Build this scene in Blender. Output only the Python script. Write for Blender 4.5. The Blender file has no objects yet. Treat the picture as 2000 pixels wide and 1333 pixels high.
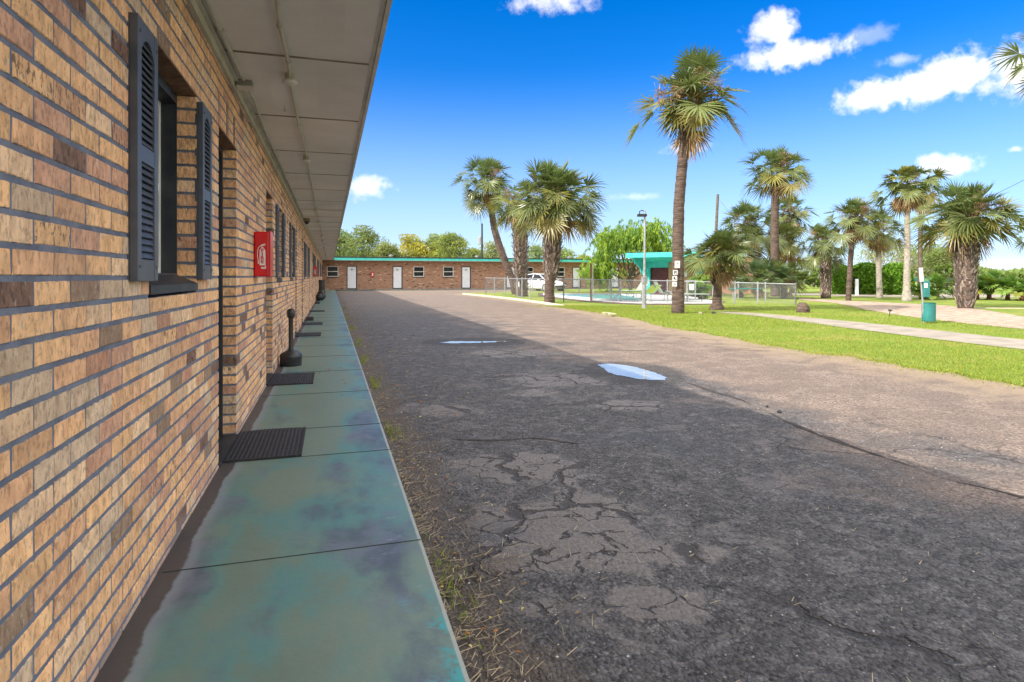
import bpy, bmesh, math, random
import numpy as np
from mathutils import Vector, Matrix, Euler
random.seed(7); rng = np.random.default_rng(7)
R = math.radians
sc = bpy.context.scene
col = sc.collection

# ---------------------------------------------------------------- camera
TH = R(16.88); FPX = 1170.0; HZ = 540.0
CAM = Vector((0.646, 0.0, 1.246))
FW = Vector((math.sin(TH), math.cos(TH), 0)); RT = Vector((math.cos(TH), -math.sin(TH), 0)); UP = Vector((0, 0, 1))
cd = bpy.data.cameras.new('camera'); cam = bpy.data.objects.new('camera', cd); col.objects.link(cam)
cam.location = CAM; cam.rotation_euler = (R(90), 0, -TH)
cd.sensor_width = 36; cd.lens = 36 * FPX / 2000; cd.shift_y = -(666.5 - HZ) / 2000
cd.clip_start = 0.05; cd.clip_end = 3000
sc.camera = cam

def pix(px, py, zc): return CAM + (FW + RT * ((px - 1000) / FPX) + UP * ((HZ - py) / FPX)) * zc
def depth(py, z=0.0): return FPX * (CAM.z - z) / (py - HZ)
def gnd(px, py, z=0.0):
    p = pix(px, py, depth(py, z)); p.z = z; return p

# ---------------------------------------------------------------- sky, sun, exposure
SUN_EL = 38.6; SUN_TRAVEL = 10.0      # light travels towards +X, turned this many degrees towards +Y
sc.view_settings.view_transform = 'Standard'; sc.view_settings.look = 'None'
sc.view_settings.exposure = 0.90; sc.view_settings.gamma = 1.0
tr = Vector((math.cos(R(SUN_TRAVEL)) * math.cos(R(SUN_EL)), math.sin(R(SUN_TRAVEL)) * math.cos(R(SUN_EL)), -math.sin(R(SUN_EL))))
sl = bpy.data.lights.new('sun', 'SUN'); sl.energy = 4.0; sl.angle = R(0.53); sl.color = (1.0, 0.93, 0.84)
so = bpy.data.objects.new('sun', sl); col.objects.link(so)
so.rotation_euler = tr.to_track_quat('-Z', 'Y').to_euler(); so.location = (-20, -5, 20)

w = bpy.data.worlds.new('World'); sc.world = w; w.use_nodes = True
nt = w.node_tree; nt.nodes.clear()
def N(nt, typ, **kw):
    n = nt.nodes.new(typ)
    for k, v in kw.items():
        if k.startswith('i_'): n.inputs[k[2:].replace('_', ' ')].default_value = v
        elif k.startswith('n'): n.inputs[int(k[1:])].default_value = v
        else: setattr(n, k, v)
    return n
def L(nt, a, b): nt.links.new(a, b)
def M(nt, op, a, b=None, c=None, clamp=False):
    n = nt.nodes.new('ShaderNodeMath'); n.operation = op; n.use_clamp = clamp
    for i, v in enumerate((a, b, c)):
        if v is None: continue
        if isinstance(v, (int, float)): n.inputs[i].default_value = v
        else: nt.links.new(v, n.inputs[i])
    return n.outputs[0]
def SS(nt, v, a, b, lo=0.0, hi=1.0):
    n = nt.nodes.new('ShaderNodeMapRange'); n.interpolation_type = 'SMOOTHSTEP'
    nt.links.new(v, n.inputs[0])
    n.inputs[1].default_value = a; n.inputs[2].default_value = b; n.inputs[3].default_value = lo; n.inputs[4].default_value = hi
    return n.outputs[0]
def MIX(nt, f, a, b, blend='MIX'):
    n = nt.nodes.new('ShaderNodeMix'); n.data_type = 'RGBA'; n.blend_type = blend
    for i, v in ((0, f), (6, a), (7, b)):
        if isinstance(v, (int, float)): n.inputs[i].default_value = v
        elif isinstance(v, (tuple, list)): n.inputs[i].default_value = (*v[:3], 1)
        else: nt.links.new(v, n.inputs[i])
    return n.outputs[2]
sky = N(nt, 'ShaderNodeTexSky', sky_type='NISHITA', sun_disc=False)
sky.sun_elevation = R(SUN_EL)
sd = -tr; sky.sun_rotation = math.atan2(sd.x, sd.y)
sky.air_density = 1.0; sky.dust_density = 0.35; sky.ozone_density = 2.5; sky.altitude = 0
hs = N(nt, 'ShaderNodeHueSaturation'); hs.inputs['Saturation'].default_value = 1.25; hs.inputs['Value'].default_value = 1.0
L(nt, MIX(nt, 1.0, sky.outputs[0], (.56, .67, .93), 'MULTIPLY'), hs.inputs['Color'])
tc = N(nt, 'ShaderNodeTexCoord')
def vdot(nt, v, vec):
    n = nt.nodes.new('ShaderNodeVectorMath'); n.operation = 'DOT_PRODUCT'; nt.links.new(v, n.inputs[0]); n.inputs[1].default_value = vec; return n.outputs['Value']
cn = N(nt, 'ShaderNodeTexNoise'); cn.inputs['Scale'].default_value = 15; cn.inputs['Detail'].default_value = 7; cn.inputs['Roughness'].default_value = 0.62
L(nt, tc.outputs['Generated'], cn.inputs['Vector'])
cn2 = N(nt, 'ShaderNodeTexNoise'); cn2.inputs['Scale'].default_value = 60; cn2.inputs['Detail'].default_value = 5
L(nt, tc.outputs['Generated'], cn2.inputs['Vector'])
nz = M(nt, 'ADD', M(nt, 'MULTIPLY', M(nt, 'SUBTRACT', cn.outputs[0], 0.5), 2.6), M(nt, 'MULTIPLY', M(nt, 'SUBTRACT', cn2.outputs[0], 0.5), 0.7))
acc = None
for (px, py, wx, wy, dens) in [(1545, 105, 115, 34, 1), (1510, 58, 52, 34, .9), (1478, 118, 60, 26, .8), (1790, 168, 150, 36, 1), (1900, 140, 120, 52, 1), (1990, 150, 90, 55, 1),
        (1680, 195, 75, 30, .9), (1858, 322, 62, 24, 1), (1822, 312, 30, 16, .8), (1345, 288, 55, 17, .8), (722, 366, 62, 27, .9), (1085, 2, 100, 28, .75),
        (1758, 118, 40, 17, .45), (1690, 72, 60, 20, .25), (1985, 292, 22, 9, .8), (1235, 385, 60, 10, .3), (1950, 520, 130, 22, .45), (1110, 452, 60, 16, .4), (1640, 460, 90, 16, .25)]:
    c = (FW + RT * ((px - 1000) / FPX) + UP * ((HZ - py) / FPX)); ln = c.length; c = c.normalized()
    right = c.cross(UP).normalized(); up = right.cross(c).normalized()
    ax = M(nt, 'DIVIDE', vdot(nt, tc.outputs['Generated'], right), wx / FPX / ln)
    ay = M(nt, 'DIVIDE', vdot(nt, tc.outputs['Generated'], up), wy / FPX / ln)
    d = M(nt, 'SQRT', M(nt, 'ADD', M(nt, 'MULTIPLY', ax, ax), M(nt, 'MULTIPLY', ay, ay)))
    fr = M(nt, 'GREATER_THAN', vdot(nt, tc.outputs['Generated'], c), 0)
    m = M(nt, 'MULTIPLY', SS(nt, M(nt, 'ADD', d, nz), 1.02, 0.02), M(nt, 'MULTIPLY', fr, dens))
    acc = m if acc is None else M(nt, 'MAXIMUM', acc, m)
SKY_STR = 0.13
ctex = N(nt, 'ShaderNodeTexNoise'); ctex.inputs['Scale'].default_value = 30; ctex.inputs['Detail'].default_value = 6
L(nt, tc.outputs['Generated'], ctex.inputs['Vector'])
cc = MIX(nt, SS(nt, ctex.outputs[0], .35, .65), (5.6, 5.5, 5.4), (7.0, 6.8, 6.6))
sep = N(nt, 'ShaderNodeSeparateXYZ'); L(nt, tc.outputs['Generated'], sep.inputs[0])
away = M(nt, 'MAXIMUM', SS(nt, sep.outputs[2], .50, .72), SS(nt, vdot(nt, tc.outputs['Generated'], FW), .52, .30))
DK = 1; deck = M(nt, 'MULTIPLY', M(nt, 'MULTIPLY', away, SS(nt, cn.outputs[0], .34, .50)), .92)     # unseen cloud deck, added overhead and behind the viewer for neutral fill light
hz_ = M(nt, 'MULTIPLY', SS(nt, sep.outputs[2], .34, .0), .62)
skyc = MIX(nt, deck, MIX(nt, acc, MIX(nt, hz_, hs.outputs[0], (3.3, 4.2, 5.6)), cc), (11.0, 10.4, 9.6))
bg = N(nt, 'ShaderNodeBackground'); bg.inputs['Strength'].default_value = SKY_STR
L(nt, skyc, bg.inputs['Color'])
wo = N(nt, 'ShaderNodeOutputWorld'); L(nt, bg.outputs[0], wo.inputs[0])

# ---------------------------------------------------------------- mesh helpers
class MB:
    def __init__(s): s.v = []; s.f = []; s.c = []; s.cur = (1, 1, 1, 1); s.mi = []; s.m = 0
    def vs(s, pts):
        b = len(s.v); s.v += [tuple(p) for p in pts]; s.c += [s.cur] * len(pts); return b
    def fs(s, faces): s.f += faces; s.mi += [s.m] * len(faces)
    def quad(s, a, b, c, d): i = s.vs((a, b, c, d)); s.fs([(i, i + 1, i + 2, i + 3)])
    def tri(s, a, b, c): i = s.vs((a, b, c)); s.fs([(i, i + 1, i + 2)])
    def box(s, c, d, rot=None, bev=0.0):
        cx, cy, cz = c; hx, hy, hz = d[0] / 2, d[1] / 2, d[2] / 2
        if bev <= 0:
            P = [Vector((x * hx, y * hy, z * hz)) for x in (-1, 1) for y in (-1, 1) for z in (-1, 1)]
            F = [(0, 1, 3, 2), (4, 6, 7, 5), (0, 4, 5, 1), (2, 3, 7, 6), (0, 2, 6, 4), (1, 5, 7, 3)]
        else:
            bm = bmesh.new(); bmesh.ops.create_cube(bm, size=1)
            for v in bm.verts: v.co = Vector((v.co.x * hx * 2, v.co.y * hy * 2, v.co.z * hz * 2))
            bmesh.ops.bevel(bm, geom=bm.edges[:], offset=min(bev, hx * .9, hy * .9, hz * .9), segments=2, profile=.6, affect='EDGES')
            bm.verts.index_update(); P = [v.co.copy() for v in bm.verts]; F = [tuple(v.index for v in f.verts) for f in bm.faces]; bm.free()
        if rot is not None: P = [rot @ p for p in P]
        b = s.vs([(p.x + cx, p.y + cy, p.z + cz) for p in P]); s.fs([tuple(b + i for i in f) for f in F])
    def bb(s, x0, x1, y0, y1, z0, z1, bev=0): s.box(((x0 + x1) / 2, (y0 + y1) / 2, (z0 + z1) / 2), (abs(x1 - x0), abs(y1 - y0), abs(z1 - z0)), None, bev)
    def tube(s, pts, rad, n=8, cap=True, jit=0):
        pts = [Vector(p) for p in pts]
        if isinstance(rad, (int, float)): rad = [rad] * len(pts)
        rings = []; ref = None
        for i, p in enumerate(pts):
            t = (pts[min(i + 1, len(pts) - 1)] - pts[max(i - 1, 0)])
            t = t.normalized() if t.length > 1e-9 else Vector((0, 0, 1))
            if ref is None: ref = Vector((1, 0, 0)) if abs(t.x) < .9 else Vector((0, 1, 0))
            u = (ref - t * ref.dot(t)).normalized(); ref = u; v = t.cross(u)
            rr = []
            for k in range(n):
                a = 2 * math.pi * k / n; r = rad[i] * (1 + (random.uniform(-jit, jit) if jit else 0))
                rr.append(p + u * (math.cos(a) * r) + v * (math.sin(a) * r))
            rings.append(s.vs(rr))
        for i in range(len(pts) - 1):
            a, b = rings[i], rings[i + 1]
            s.fs([(a + k, a + (k + 1) % n, b + (k + 1) % n, b + k) for k in range(n)])
        if cap: s.fs([tuple(rings[0] + k for k in reversed(range(n))), tuple(rings[-1] + k for k in range(n))])
    def lathe(s, c, prof, n=24):
        c = Vector(c); rings = []
        for (r, z) in prof: rings.append(s.vs([c + Vector((math.cos(2 * math.pi * k / n) * r, math.sin(2 * math.pi * k / n) * r, z)) for k in range(n)]))
        for i in range(len(prof) - 1):
            a, b = rings[i], rings[i + 1]
            s.fs([(a + k, a + (k + 1) % n, b + (k + 1) % n, b + k) for k in range(n)])
    def prism(s, poly, z0, z1):
        n = len(poly); a = s.vs([(p[0], p[1], z0) for p in poly]); b = s.vs([(p[0], p[1], z1) for p in poly])
        s.fs([(a + k, a + (k + 1) % n, b + (k + 1) % n, b + k) for k in range(n)])
        s.fs([tuple(b + k for k in range(n)), tuple(a + k for k in reversed(range(n)))])
    def extr(s, poly, off):      # polygon of 3D points swept along a vector
        n = len(poly); off = Vector(off); a = s.vs(poly); b = s.vs([Vector(p) + off for p in poly])
        s.fs([(a + k, a + (k + 1) % n, b + (k + 1) % n, b + k) for k in range(n)])
        s.fs([tuple(b + k for k in range(n)), tuple(a + k for k in reversed(range(n)))])
    def build(s, name, mat, parent=None, smooth=False, xf=None, tri=False, recalc=False):
        me = bpy.data.meshes.new(name); me.from_pydata(s.v, [], s.f)
        a = me.color_attributes.new('vc', 'FLOAT_COLOR', 'POINT'); a.data.foreach_set('color', np.array(s.c, dtype=np.float32).ravel())
        mats = mat if isinstance(mat, (list, tuple)) else [mat]
        for m in mats: me.materials.append(m)
        if len(mats) > 1: me.polygons.foreach_set('material_index', s.mi)
        if tri or recalc:
            bm = bmesh.new(); bm.from_mesh(me)
            if tri: bmesh.ops.triangulate(bm, faces=[f for f in bm.faces if len(f.verts) > 4])
            if recalc: bmesh.ops.recalc_face_normals(bm, faces=bm.faces)
            bm.to_mesh(me); bm.free()
        if smooth: me.polygons.foreach_set('use_smooth', [True] * len(me.polygons))
        o = bpy.data.objects.new(name, me); col.objects.link(o)
        if parent is not None:
            o.parent = parent; o.matrix_parent_inverse = Matrix.Identity(4)
            if xf is None: o.location = -Vector(parent['_org']) if '_org' in parent else (0, 0, 0)
        return o
def empty(name, loc=(0, 0, 0), rz=0, world=True):
    """an Empty at a thing's base; world=True: its parts are given in world coordinates"""
    o = bpy.data.objects.new(name, None); col.objects.link(o); o.location = loc; o.rotation_euler = (0, 0, rz); o.empty_display_size = .2
    if world: o['_org'] = tuple(loc)
    return o
def tag(o, label=None, cat=None, group=None, kind=None):
    if label: o['label'] = label
    if cat: o['category'] = cat
    if group: o['group'] = group
    if kind: o['kind'] = kind
    return o
def clean():
    for o in col.objects:
        if '_org' in o: del o['_org']
def copy_tree(o, parent=None):
    c = o.copy(); col.objects.link(c)
    if parent is not None: c.parent = parent
    for ch in [x for x in col.objects if x.parent == o and x != c]: copy_tree(ch, c)
    return c

# ---------------------------------------------------------------- materials
def newmat(name):
    m = bpy.data.materials.new(name); m.use_nodes = True; m.node_tree.nodes.clear(); return m, m.node_tree
def noise(nt, vec, scale, det=4, rough=.55, dist=0):
    n = nt.nodes.new('ShaderNodeTexNoise'); n.inputs['Scale'].default_value = scale; n.inputs['Detail'].default_value = det
    n.inputs['Roughness'].default_value = rough; n.inputs['Distortion'].default_value = dist
    if vec is not None: nt.links.new(vec, n.inputs['Vector'])
    return n.outputs[0]
def wpos(nt, scale=None):
    g = nt.nodes.new('ShaderNodeNewGeometry')
    if scale is None: return g.outputs['Position']
    v = nt.nodes.new('ShaderNodeVectorMath'); v.operation = 'MULTIPLY'; nt.links.new(g.outputs['Position'], v.inputs[0]); v.inputs[1].default_value = scale
    return v.outputs[0]
def opos(nt, scale=None):
    g = nt.nodes.new('ShaderNodeTexCoord')
    if scale is None: return g.outputs['Object']
    v = nt.nodes.new('ShaderNodeVectorMath'); v.operation = 'MULTIPLY'; nt.links.new(g.outputs['Object'], v.inputs[0]); v.inputs[1].default_value = scale
    return v.outputs[0]
def finish(nt, color, rough=.7, height=None, dist=.01, spec=.5, metal=0, strength=1.0, trans=None, **kw):
    p = nt.nodes.new('ShaderNodeBsdfPrincipled')
    for k, v in (('Base Color', color), ('Roughness', rough), ('Metallic', metal), ('Specular IOR Level', spec)):
        if isinstance(v, (int, float)): p.inputs[k].default_value = v
        elif isinstance(v, (tuple, list)): p.inputs[k].default_value = (*v[:3], 1)
        else: nt.links.new(v, p.inputs[k])
    for k, v in kw.items(): p.inputs[k].default_value = v
    if height is not None:
        b = nt.nodes.new('ShaderNodeBump'); b.inputs['Distance'].default_value = dist; b.inputs['Strength'].default_value = strength
        nt.links.new(height, b.inputs['Height']); nt.links.new(b.outputs[0], p.inputs['Normal'])
    out = p.outputs[0]
    if trans is not None:
        t = nt.nodes.new('ShaderNodeBsdfTranslucent')
        if isinstance(color, (tuple, list)): t.inputs[0].default_value = (*color[:3], 1)
        else: nt.links.new(color, t.inputs[0])
        mx = nt.nodes.new('ShaderNodeMixShader'); mx.inputs[0].default_value = trans
        nt.links.new(out, mx.inputs[1]); nt.links.new(t.outputs[0], mx.inputs[2]); out = mx.outputs[0]
    o = nt.nodes.new('ShaderNodeOutputMaterial'); nt.links.new(out, o.inputs[0])
def pmat(name, c1, c2=None, scale=3.0, rough=.7, bump=0.0, bscale=40.0, spec=.4, metal=0, stretch=None, attr=False, trans=None, lo=.35, hi=.65, **kw):
    m, t = newmat(name); v = wpos(t, stretch)
    c2 = c2 or tuple(x * .8 for x in c1)
    f = SS(t, noise(t, v, scale, 6, .6), lo, hi)
    c = MIX(t, f, c1, c2)
    if attr:
        a = t.nodes.new('ShaderNodeAttribute'); a.attribute_name = 'vc'
        c = MIX(t, 1.0, c, a.outputs['Color'], 'MULTIPLY')
    h = noise(t, v, bscale, 5, .6) if bump else None
    finish(t, c, rough, h, bump, spec, metal, trans=trans, **kw)
    return m

def mat_brick(near=True):
    m, t = newmat('brick_face'); a = t.nodes.new('ShaderNodeAttribute'); a.attribute_name = 'vc'
    v = wpos(t, (9, 9, 5.5)); vf = wpos(t, (110, 110, 55))
    f = SS(t, noise(t, v, 2.2, 5, .6), .3, .7)
    base = MIX(t, f, MIX(t, 1.0, a.outputs['Color'], (.84, .77, .69), 'MULTIPLY'), MIX(t, 1.0, a.outputs['Color'], (1.25, 1.20, 1.08), 'MULTIPLY'))
    pale = SS(t, noise(t, v, 5.0, 6, .7, .6), .56, .68)
    base = MIX(t, M(t, 'MULTIPLY', pale, .6), base, (.66, .58, .46))
    # pits: strong on rough bricks (alpha low)
    pit = SS(t, noise(t, vf, .55, 6, .7), .50, .40)
    amt = M(t, 'SUBTRACT', 1.0, a.outputs['Alpha'])
    base = MIX(t, M(t, 'MULTIPLY', pit, M(t, 'ADD', M(t, 'MULTIPLY', amt, .6), .40)), base, (.07, .045, .04))
    low = wpos(t); sx = t.nodes.new('ShaderNodeSeparateXYZ'); L(t, low, sx.inputs[0])
    g = M(t, 'MULTIPLY', SS(t, M(t, 'ADD', sx.outputs[2], M(t, 'MULTIPLY', noise(t, low, 9, 5), .09)), .225, .13), .55)
    base = MIX(t, g, base, (.36, .29, .27))
    ph = M(t, 'FRACT', M(t, 'DIVIDE', M(t, 'SUBTRACT', sx.outputs[2], .0425), .0705)); dj = M(t, 'MULTIPLY', M(t, 'MINIMUM', ph, M(t, 'SUBTRACT', 1.0, ph)), .0705)
    sm = SS(t, M(t, 'ADD', dj, M(t, 'MULTIPLY', M(t, 'SUBTRACT', noise(t, wpos(t), 34, 5, .65), .5), .014)), .0082, .0062)
    base = MIX(t, M(t, 'MULTIPLY', sm, .92), base, (.150, .168, .205))
    base = MIX(t, SS(t, noise(t, low, 1.3, 4), .35, .75, 0, .22), base, (.33, .24, .17))
    h = M(t, 'ADD', noise(t, vf, .9, 5, .65), M(t, 'MULTIPLY', noise(t, v, 6, 3), .6))
    finish(t, base, .82, h, .006, .25)
    return m
def mat_mortar():
    m, t = newmat('mortar'); v = wpos(t)
    c = MIX(t, SS(t, noise(t, v, 9, 5), .3, .7), (.120, .138, .175), (.195, .215, .26))
    finish(t, c, .85, noise(t, v, 90, 5, .65), .006, .2); return m
def mat_walk():
    m, t = newmat('painted_concrete'); v = wpos(t); sx = t.nodes.new('ShaderNodeSeparateXYZ'); L(t, v, sx.inputs[0])
    X, Y = sx.outputs[0], sx.outputs[1]
    n1 = noise(t, v, 1.6, 6, .6); n2 = noise(t, v, 5, 6, .65, .4); n3 = noise(t, v, 26, 5, .7); nb = noise(t, wpos(t, (1, .45, 1)), 2.4, 5, .6)
    green = MIX(t, SS(t, n1, .3, .7), (.120, .183, .146), (.162, .218, .168))
    green = MIX(t, SS(t, n2, .35, .75, 0, .45), green, (.15, .185, .165))
    blue = MIX(t, SS(t, n2, .4, .65), (.060, .078, .115), (.125, .15, .205))
    teal = (.07, .24, .24)
    edge = SS(t, X, .52, .98); inner = SS(t, X, .50, .16)
    bm = M(t, 'ADD', M(t, 'ADD', M(t, 'MULTIPLY', nb, .8), M(t, 'MULTIPLY', n2, .2)), M(t, 'ADD', M(t, 'MULTIPLY', edge, .16), M(t, 'MULTIPLY', inner, .11)))
    far = SS(t, Y, 3.2, 6.0)
    bm = M(t, 'SUBTRACT', bm, M(t, 'MULTIPLY', far, .07))
    c = MIX(t, M(t, 'MULTIPLY', SS(t, bm, .47, .60), SS(t, n1, .62, .40, .15, .75)), green, teal)
    c = MIX(t, M(t, 'MULTIPLY', SS(t, bm, .55, .70), .92), c, blue)
    scr = M(t, 'MULTIPLY', SS(t, noise(t, wpos(t, (1, 3.5, 1)), 7, 6, .7, 1.0), .60, .68), SS(t, X, .70, .95))
    c = MIX(t, M(t, 'MULTIPLY', scr, .55), c, (.25, .29, .36))
    grit = noise(t, v, 190, 3, .7)
    c = MIX(t, SS(t, grit, .66, .72, 0, .35), c, (.30, .30, .28)); c = MIX(t, SS(t, grit, .34, .28, 0, .4), c, (.03, .035, .035))
    et = M(t, 'MULTIPLY', SS(t, M(t, 'ADD', X, M(t, 'MULTIPLY', M(t, 'SUBTRACT', n2, .5), .5)), .93, 1.0), SS(t, Y, 2.35, 1.9))
    c = MIX(t, M(t, 'MULTIPLY', et, SS(t, n3, .40, .52)), c, (.05, .30, .31))
    # bare mortar fillet by the wall
    wob = M(t, 'ADD', X, M(t, 'ADD', M(t, 'MULTIPLY', M(t, 'SUBTRACT', noise(t, wpos(t, (0, 1, 0)), 2.1, 4), .5), .08), M(t, 'MULTIPLY', M(t, 'SUBTRACT', n3, .5), .03)))
    fil = SS(t, wob, .084, .068)
    haloo = SS(t, wob, .15, .08)
    c = MIX(t, M(t, 'MULTIPLY', haloo, .5), c, (.26, .27, .33))
    c = MIX(t, fil, c, MIX(t, n2, (.045, .044, .046), (.085, .078, .075)))
    lip = SS(t, M(t, 'ADD', X, M(t, 'MULTIPLY', n3, .006)), 1.015, 1.021)
    c = MIX(t, lip, c, (.33, .36, .33))
    ros = t.nodes.new('ShaderNodeMapRange'); L(t, n1, ros.inputs[0]); ros.inputs[3].default_value = .38; ros.inputs[4].default_value = .62
    finish(t, c, ros.outputs[0], M(t, 'ADD', M(t, 'MULTIPLY', n2, .5), M(t, 'MULTIPLY', n3, .25)), .006, .5); return m
def mat_asphalt():
    m, t = newmat('worn_asphalt'); v = wpos(t); sx = t.nodes.new('ShaderNodeSeparateXYZ'); L(t, v, sx.inputs[0])
    X, Y = sx.outputs[0], sx.outputs[1]
    at = t.nodes.new('ShaderNodeAttribute'); at.attribute_name = 'vc'; sc3 = t.nodes.new('ShaderNodeSeparateColor'); L(t, at.outputs['Color'], sc3.inputs[0])
    tan = sc3.outputs[0]
    big = noise(t, v, .55, 5, .6); mid = noise(t, v, 2.2, 6, .62, .5); fine = noise(t, v, 55, 5, .7)
    vo = t.nodes.new('ShaderNodeTexVoronoi'); vo.inputs['Scale'].default_value = 62; L(t, v, vo.inputs['Vector'])
    vcol = t.nodes.new('ShaderNodeSeparateColor'); L(t, vo.outputs['Color'], vcol.inputs[0])
    vb = t.nodes.new('ShaderNodeTexVoronoi'); vb.inputs['Scale'].default_value = 21; vb.inputs['Randomness'].default_value = 1; L(t, v, vb.inputs['Vector'])
    vbc = t.nodes.new('ShaderNodeSeparateColor'); L(t, vb.outputs['Color'], vbc.inputs[0])
    m3 = noise(t, v, 9, 6, .7, .8); wobn = M(t, 'ADD', M(t, 'MULTIPLY', M(t, 'SUBTRACT', fine, .5), .14), M(t, 'MULTIPLY', M(t, 'SUBTRACT', m3, .5), .30))
    patch = M(t, 'MULTIPLY', SS(t, M(t, 'ADD', mid, wobn), .55, .63), .55)
    dR = vdot(t, v, RT); dF = vdot(t, v, FW)
    for (px, py, hw, hh) in [(1015, 915, 150, 34), (1110, 1035, 215, 80), (1085, 742, 100, 15), (1050, 767, 48, 8), (1280, 1180, 110, 42), (1050, 1190, 60, 20), (1230, 792, 70, 12), (870, 800, 70, 12), (1340, 1080, 90, 25), (1190, 1010, 80, 20), (1010, 690, 110, 9)]:
        c0 = gnd(px, py); z_ = depth(py); hr = hw / FPX * z_; hf = (depth(py - hh) - depth(py + hh)) / 2
        e1 = M(t, 'DIVIDE', M(t, 'SUBTRACT', dR, c0.dot(RT)), hr); e2 = M(t, 'DIVIDE', M(t, 'SUBTRACT', dF, c0.dot(FW)), hf)
        dd_ = M(t, 'SQRT', M(t, 'ADD', M(t, 'MULTIPLY', e1, e1), M(t, 'MULTIPLY', e2, e2)))
        dd_ = M(t, 'ADD', dd_, M(t, 'ADD', M(t, 'MULTIPLY', M(t, 'SUBTRACT', mid, .5), 2.2), M(t, 'MULTIPLY', wobn, 4.6)))
        patch = M(t, 'MAXIMUM', patch, SS(t, dd_, 1.0, .78))
    dark = MIX(t, vcol.outputs[0], (.028, .027, .027), (.115, .109, .108))
    dark = MIX(t, M(t, 'MULTIPLY', SS(t, vcol.outputs[1], .93, .98), M(t, 'MULTIPLY', SS(t, m3, .40, .62), .65)), dark, (.27, .28, .29))
    stone = M(t, 'MULTIPLY', SS(t, vbc.outputs[0], .86, .90), SS(t, vb.outputs['Distance'], .45, .25))
    dark = MIX(t, M(t, 'MULTIPLY', stone, SS(t, noise(t, v, 1.7, 4), .45, .65, .05, .6)), dark, (.19, .20, .225))
    dark = MIX(t, M(t, 'MULTIPLY', SS(t, M(t, 'ADD', M(t, 'MULTIPLY', m3, .6), M(t, 'MULTIPLY', fine, .4)), .47, .60), .62), dark, MIX(t, vcol.outputs[2], (.115, .110, .110), (.28, .27, .268)))
    grey = MIX(t, M(t, 'ADD', M(t, 'MULTIPLY', fine, .6), M(t, 'MULTIPLY', vcol.outputs[2], .4)), (.100, .091, .087), (.255, .232, .222))
    dark_asph = MIX(t, patch, dark, grey)  # dark worn asphalt of the part nearer the walkway, with greyer patches
    dark_asph = MIX(t, SS(t, noise(t, v, 1.1, 4), .55, .7, 0, .5), dark_asph, (.070, .078, .095))
    f2 = noise(t, v, 24, 6, .75, .5); reda = MIX(t, SS(t, M(t, 'ADD', M(t, 'MULTIPLY', fine, .5), M(t, 'MULTIPLY', f2, .5)), .40, .60), (.095, .070, .054), (.345, .262, .205))
    reda = MIX(t, M(t, 'MULTIPLY', SS(t, vcol.outputs[0], .6, .9), .5), reda, (.40, .325, .27))
    reda = MIX(t, M(t, 'MULTIPLY', SS(t, vcol.outputs[1], .12, .04), .7), reda, (.06, .048, .042))
    reda = MIX(t, SS(t, mid, .60, .42, 0, .5), reda, (.145, .105, .082))
    rf = SS(t, M(t, 'ADD', X, M(t, 'ADD', M(t, 'MULTIPLY', M(t, 'SUBTRACT', big, .5), 5), M(t, 'MULTIPLY', M(t, 'SUBTRACT', mid, .5), 1.6))), 3.6, 5.4)
    farw = SS(t, Y, 14, 30, 0, .6)
    c = MIX(t, rf, dark_asph, reda)
    c = MIX(t, farw, c, MIX(t, fine, (.15, .118, .092), (.285, .222, .172)))
    c = MIX(t, M(t, 'MULTIPLY', tan, SS(t, M(t, 'ADD', mid, M(t, 'MULTIPLY', tan, .35)), .5, .75)), c, MIX(t, fine, (.24, .175, .105), (.44, .345, .23)))
    # soil near the walk edge
    so_ = SS(t, M(t, 'ADD', X, M(t, 'MULTIPLY', M(t, 'SUBTRACT', mid, .5), .9)), 1.42, 1.2)
    c = MIX(t, M(t, 'MULTIPLY', so_, .8), c, MIX(t, fine, (.045, .035, .028), (.20, .155, .115)))
    wet = None
    for (px, py, hw, hh) in [(1235, 728, 92, 22), (925, 668, 100, 8)]:
        c0 = gnd(px, py); z_ = depth(py); hr = hw / FPX * z_; hf = (depth(py - hh) - depth(py + hh)) / 2
        e1 = M(t, 'DIVIDE', M(t, 'SUBTRACT', dR, c0.dot(RT)), hr); e2 = M(t, 'DIVIDE', M(t, 'SUBTRACT', dF, c0.dot(FW)), hf)
        e3 = SS(t, M(t, 'ADD', M(t, 'SQRT', M(t, 'ADD', M(t, 'MULTIPLY', e1, e1), M(t, 'MULTIPLY', e2, e2))), M(t, 'MULTIPLY', wobn, 1.6)), 1.15, .95)
        wet = e3 if wet is None else M(t, 'MAXIMUM', wet, e3)
    c = MIX(t, M(t, 'MULTIPLY', wet, .6), c, (.035, .032, .030))
    cr = t.nodes.new('ShaderNodeTexVoronoi'); cr.feature = 'DISTANCE_TO_EDGE'; cr.inputs['Scale'].default_value = .95
    dn = t.nodes.new('ShaderNodeTexNoise'); dn.inputs['Scale'].default_value = 2.5; dn.inputs['Detail'].default_value = 6; L(t, v, dn.inputs['Vector'])
    mxv = t.nodes.new('ShaderNodeVectorMath'); mxv.operation = 'MULTIPLY_ADD'; L(t, dn.outputs['Color'], mxv.inputs[0]); mxv.inputs[1].default_value = (.7, .7, 0); L(t, v, mxv.inputs[2]); L(t, mxv.outputs[0], cr.inputs['Vector'])
    crack = M(t, 'MULTIPLY', SS(t, cr.outputs['Distance'], .016, .005), SS(t, noise(t, v, .45, 2), .53, .62))
    cs = t.nodes.new('ShaderNodeTexVoronoi'); cs.feature = 'DISTANCE_TO_EDGE'; cs.inputs['Scale'].default_value = 4.4; L(t, mxv.outputs[0], cs.inputs['Vector'])
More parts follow.
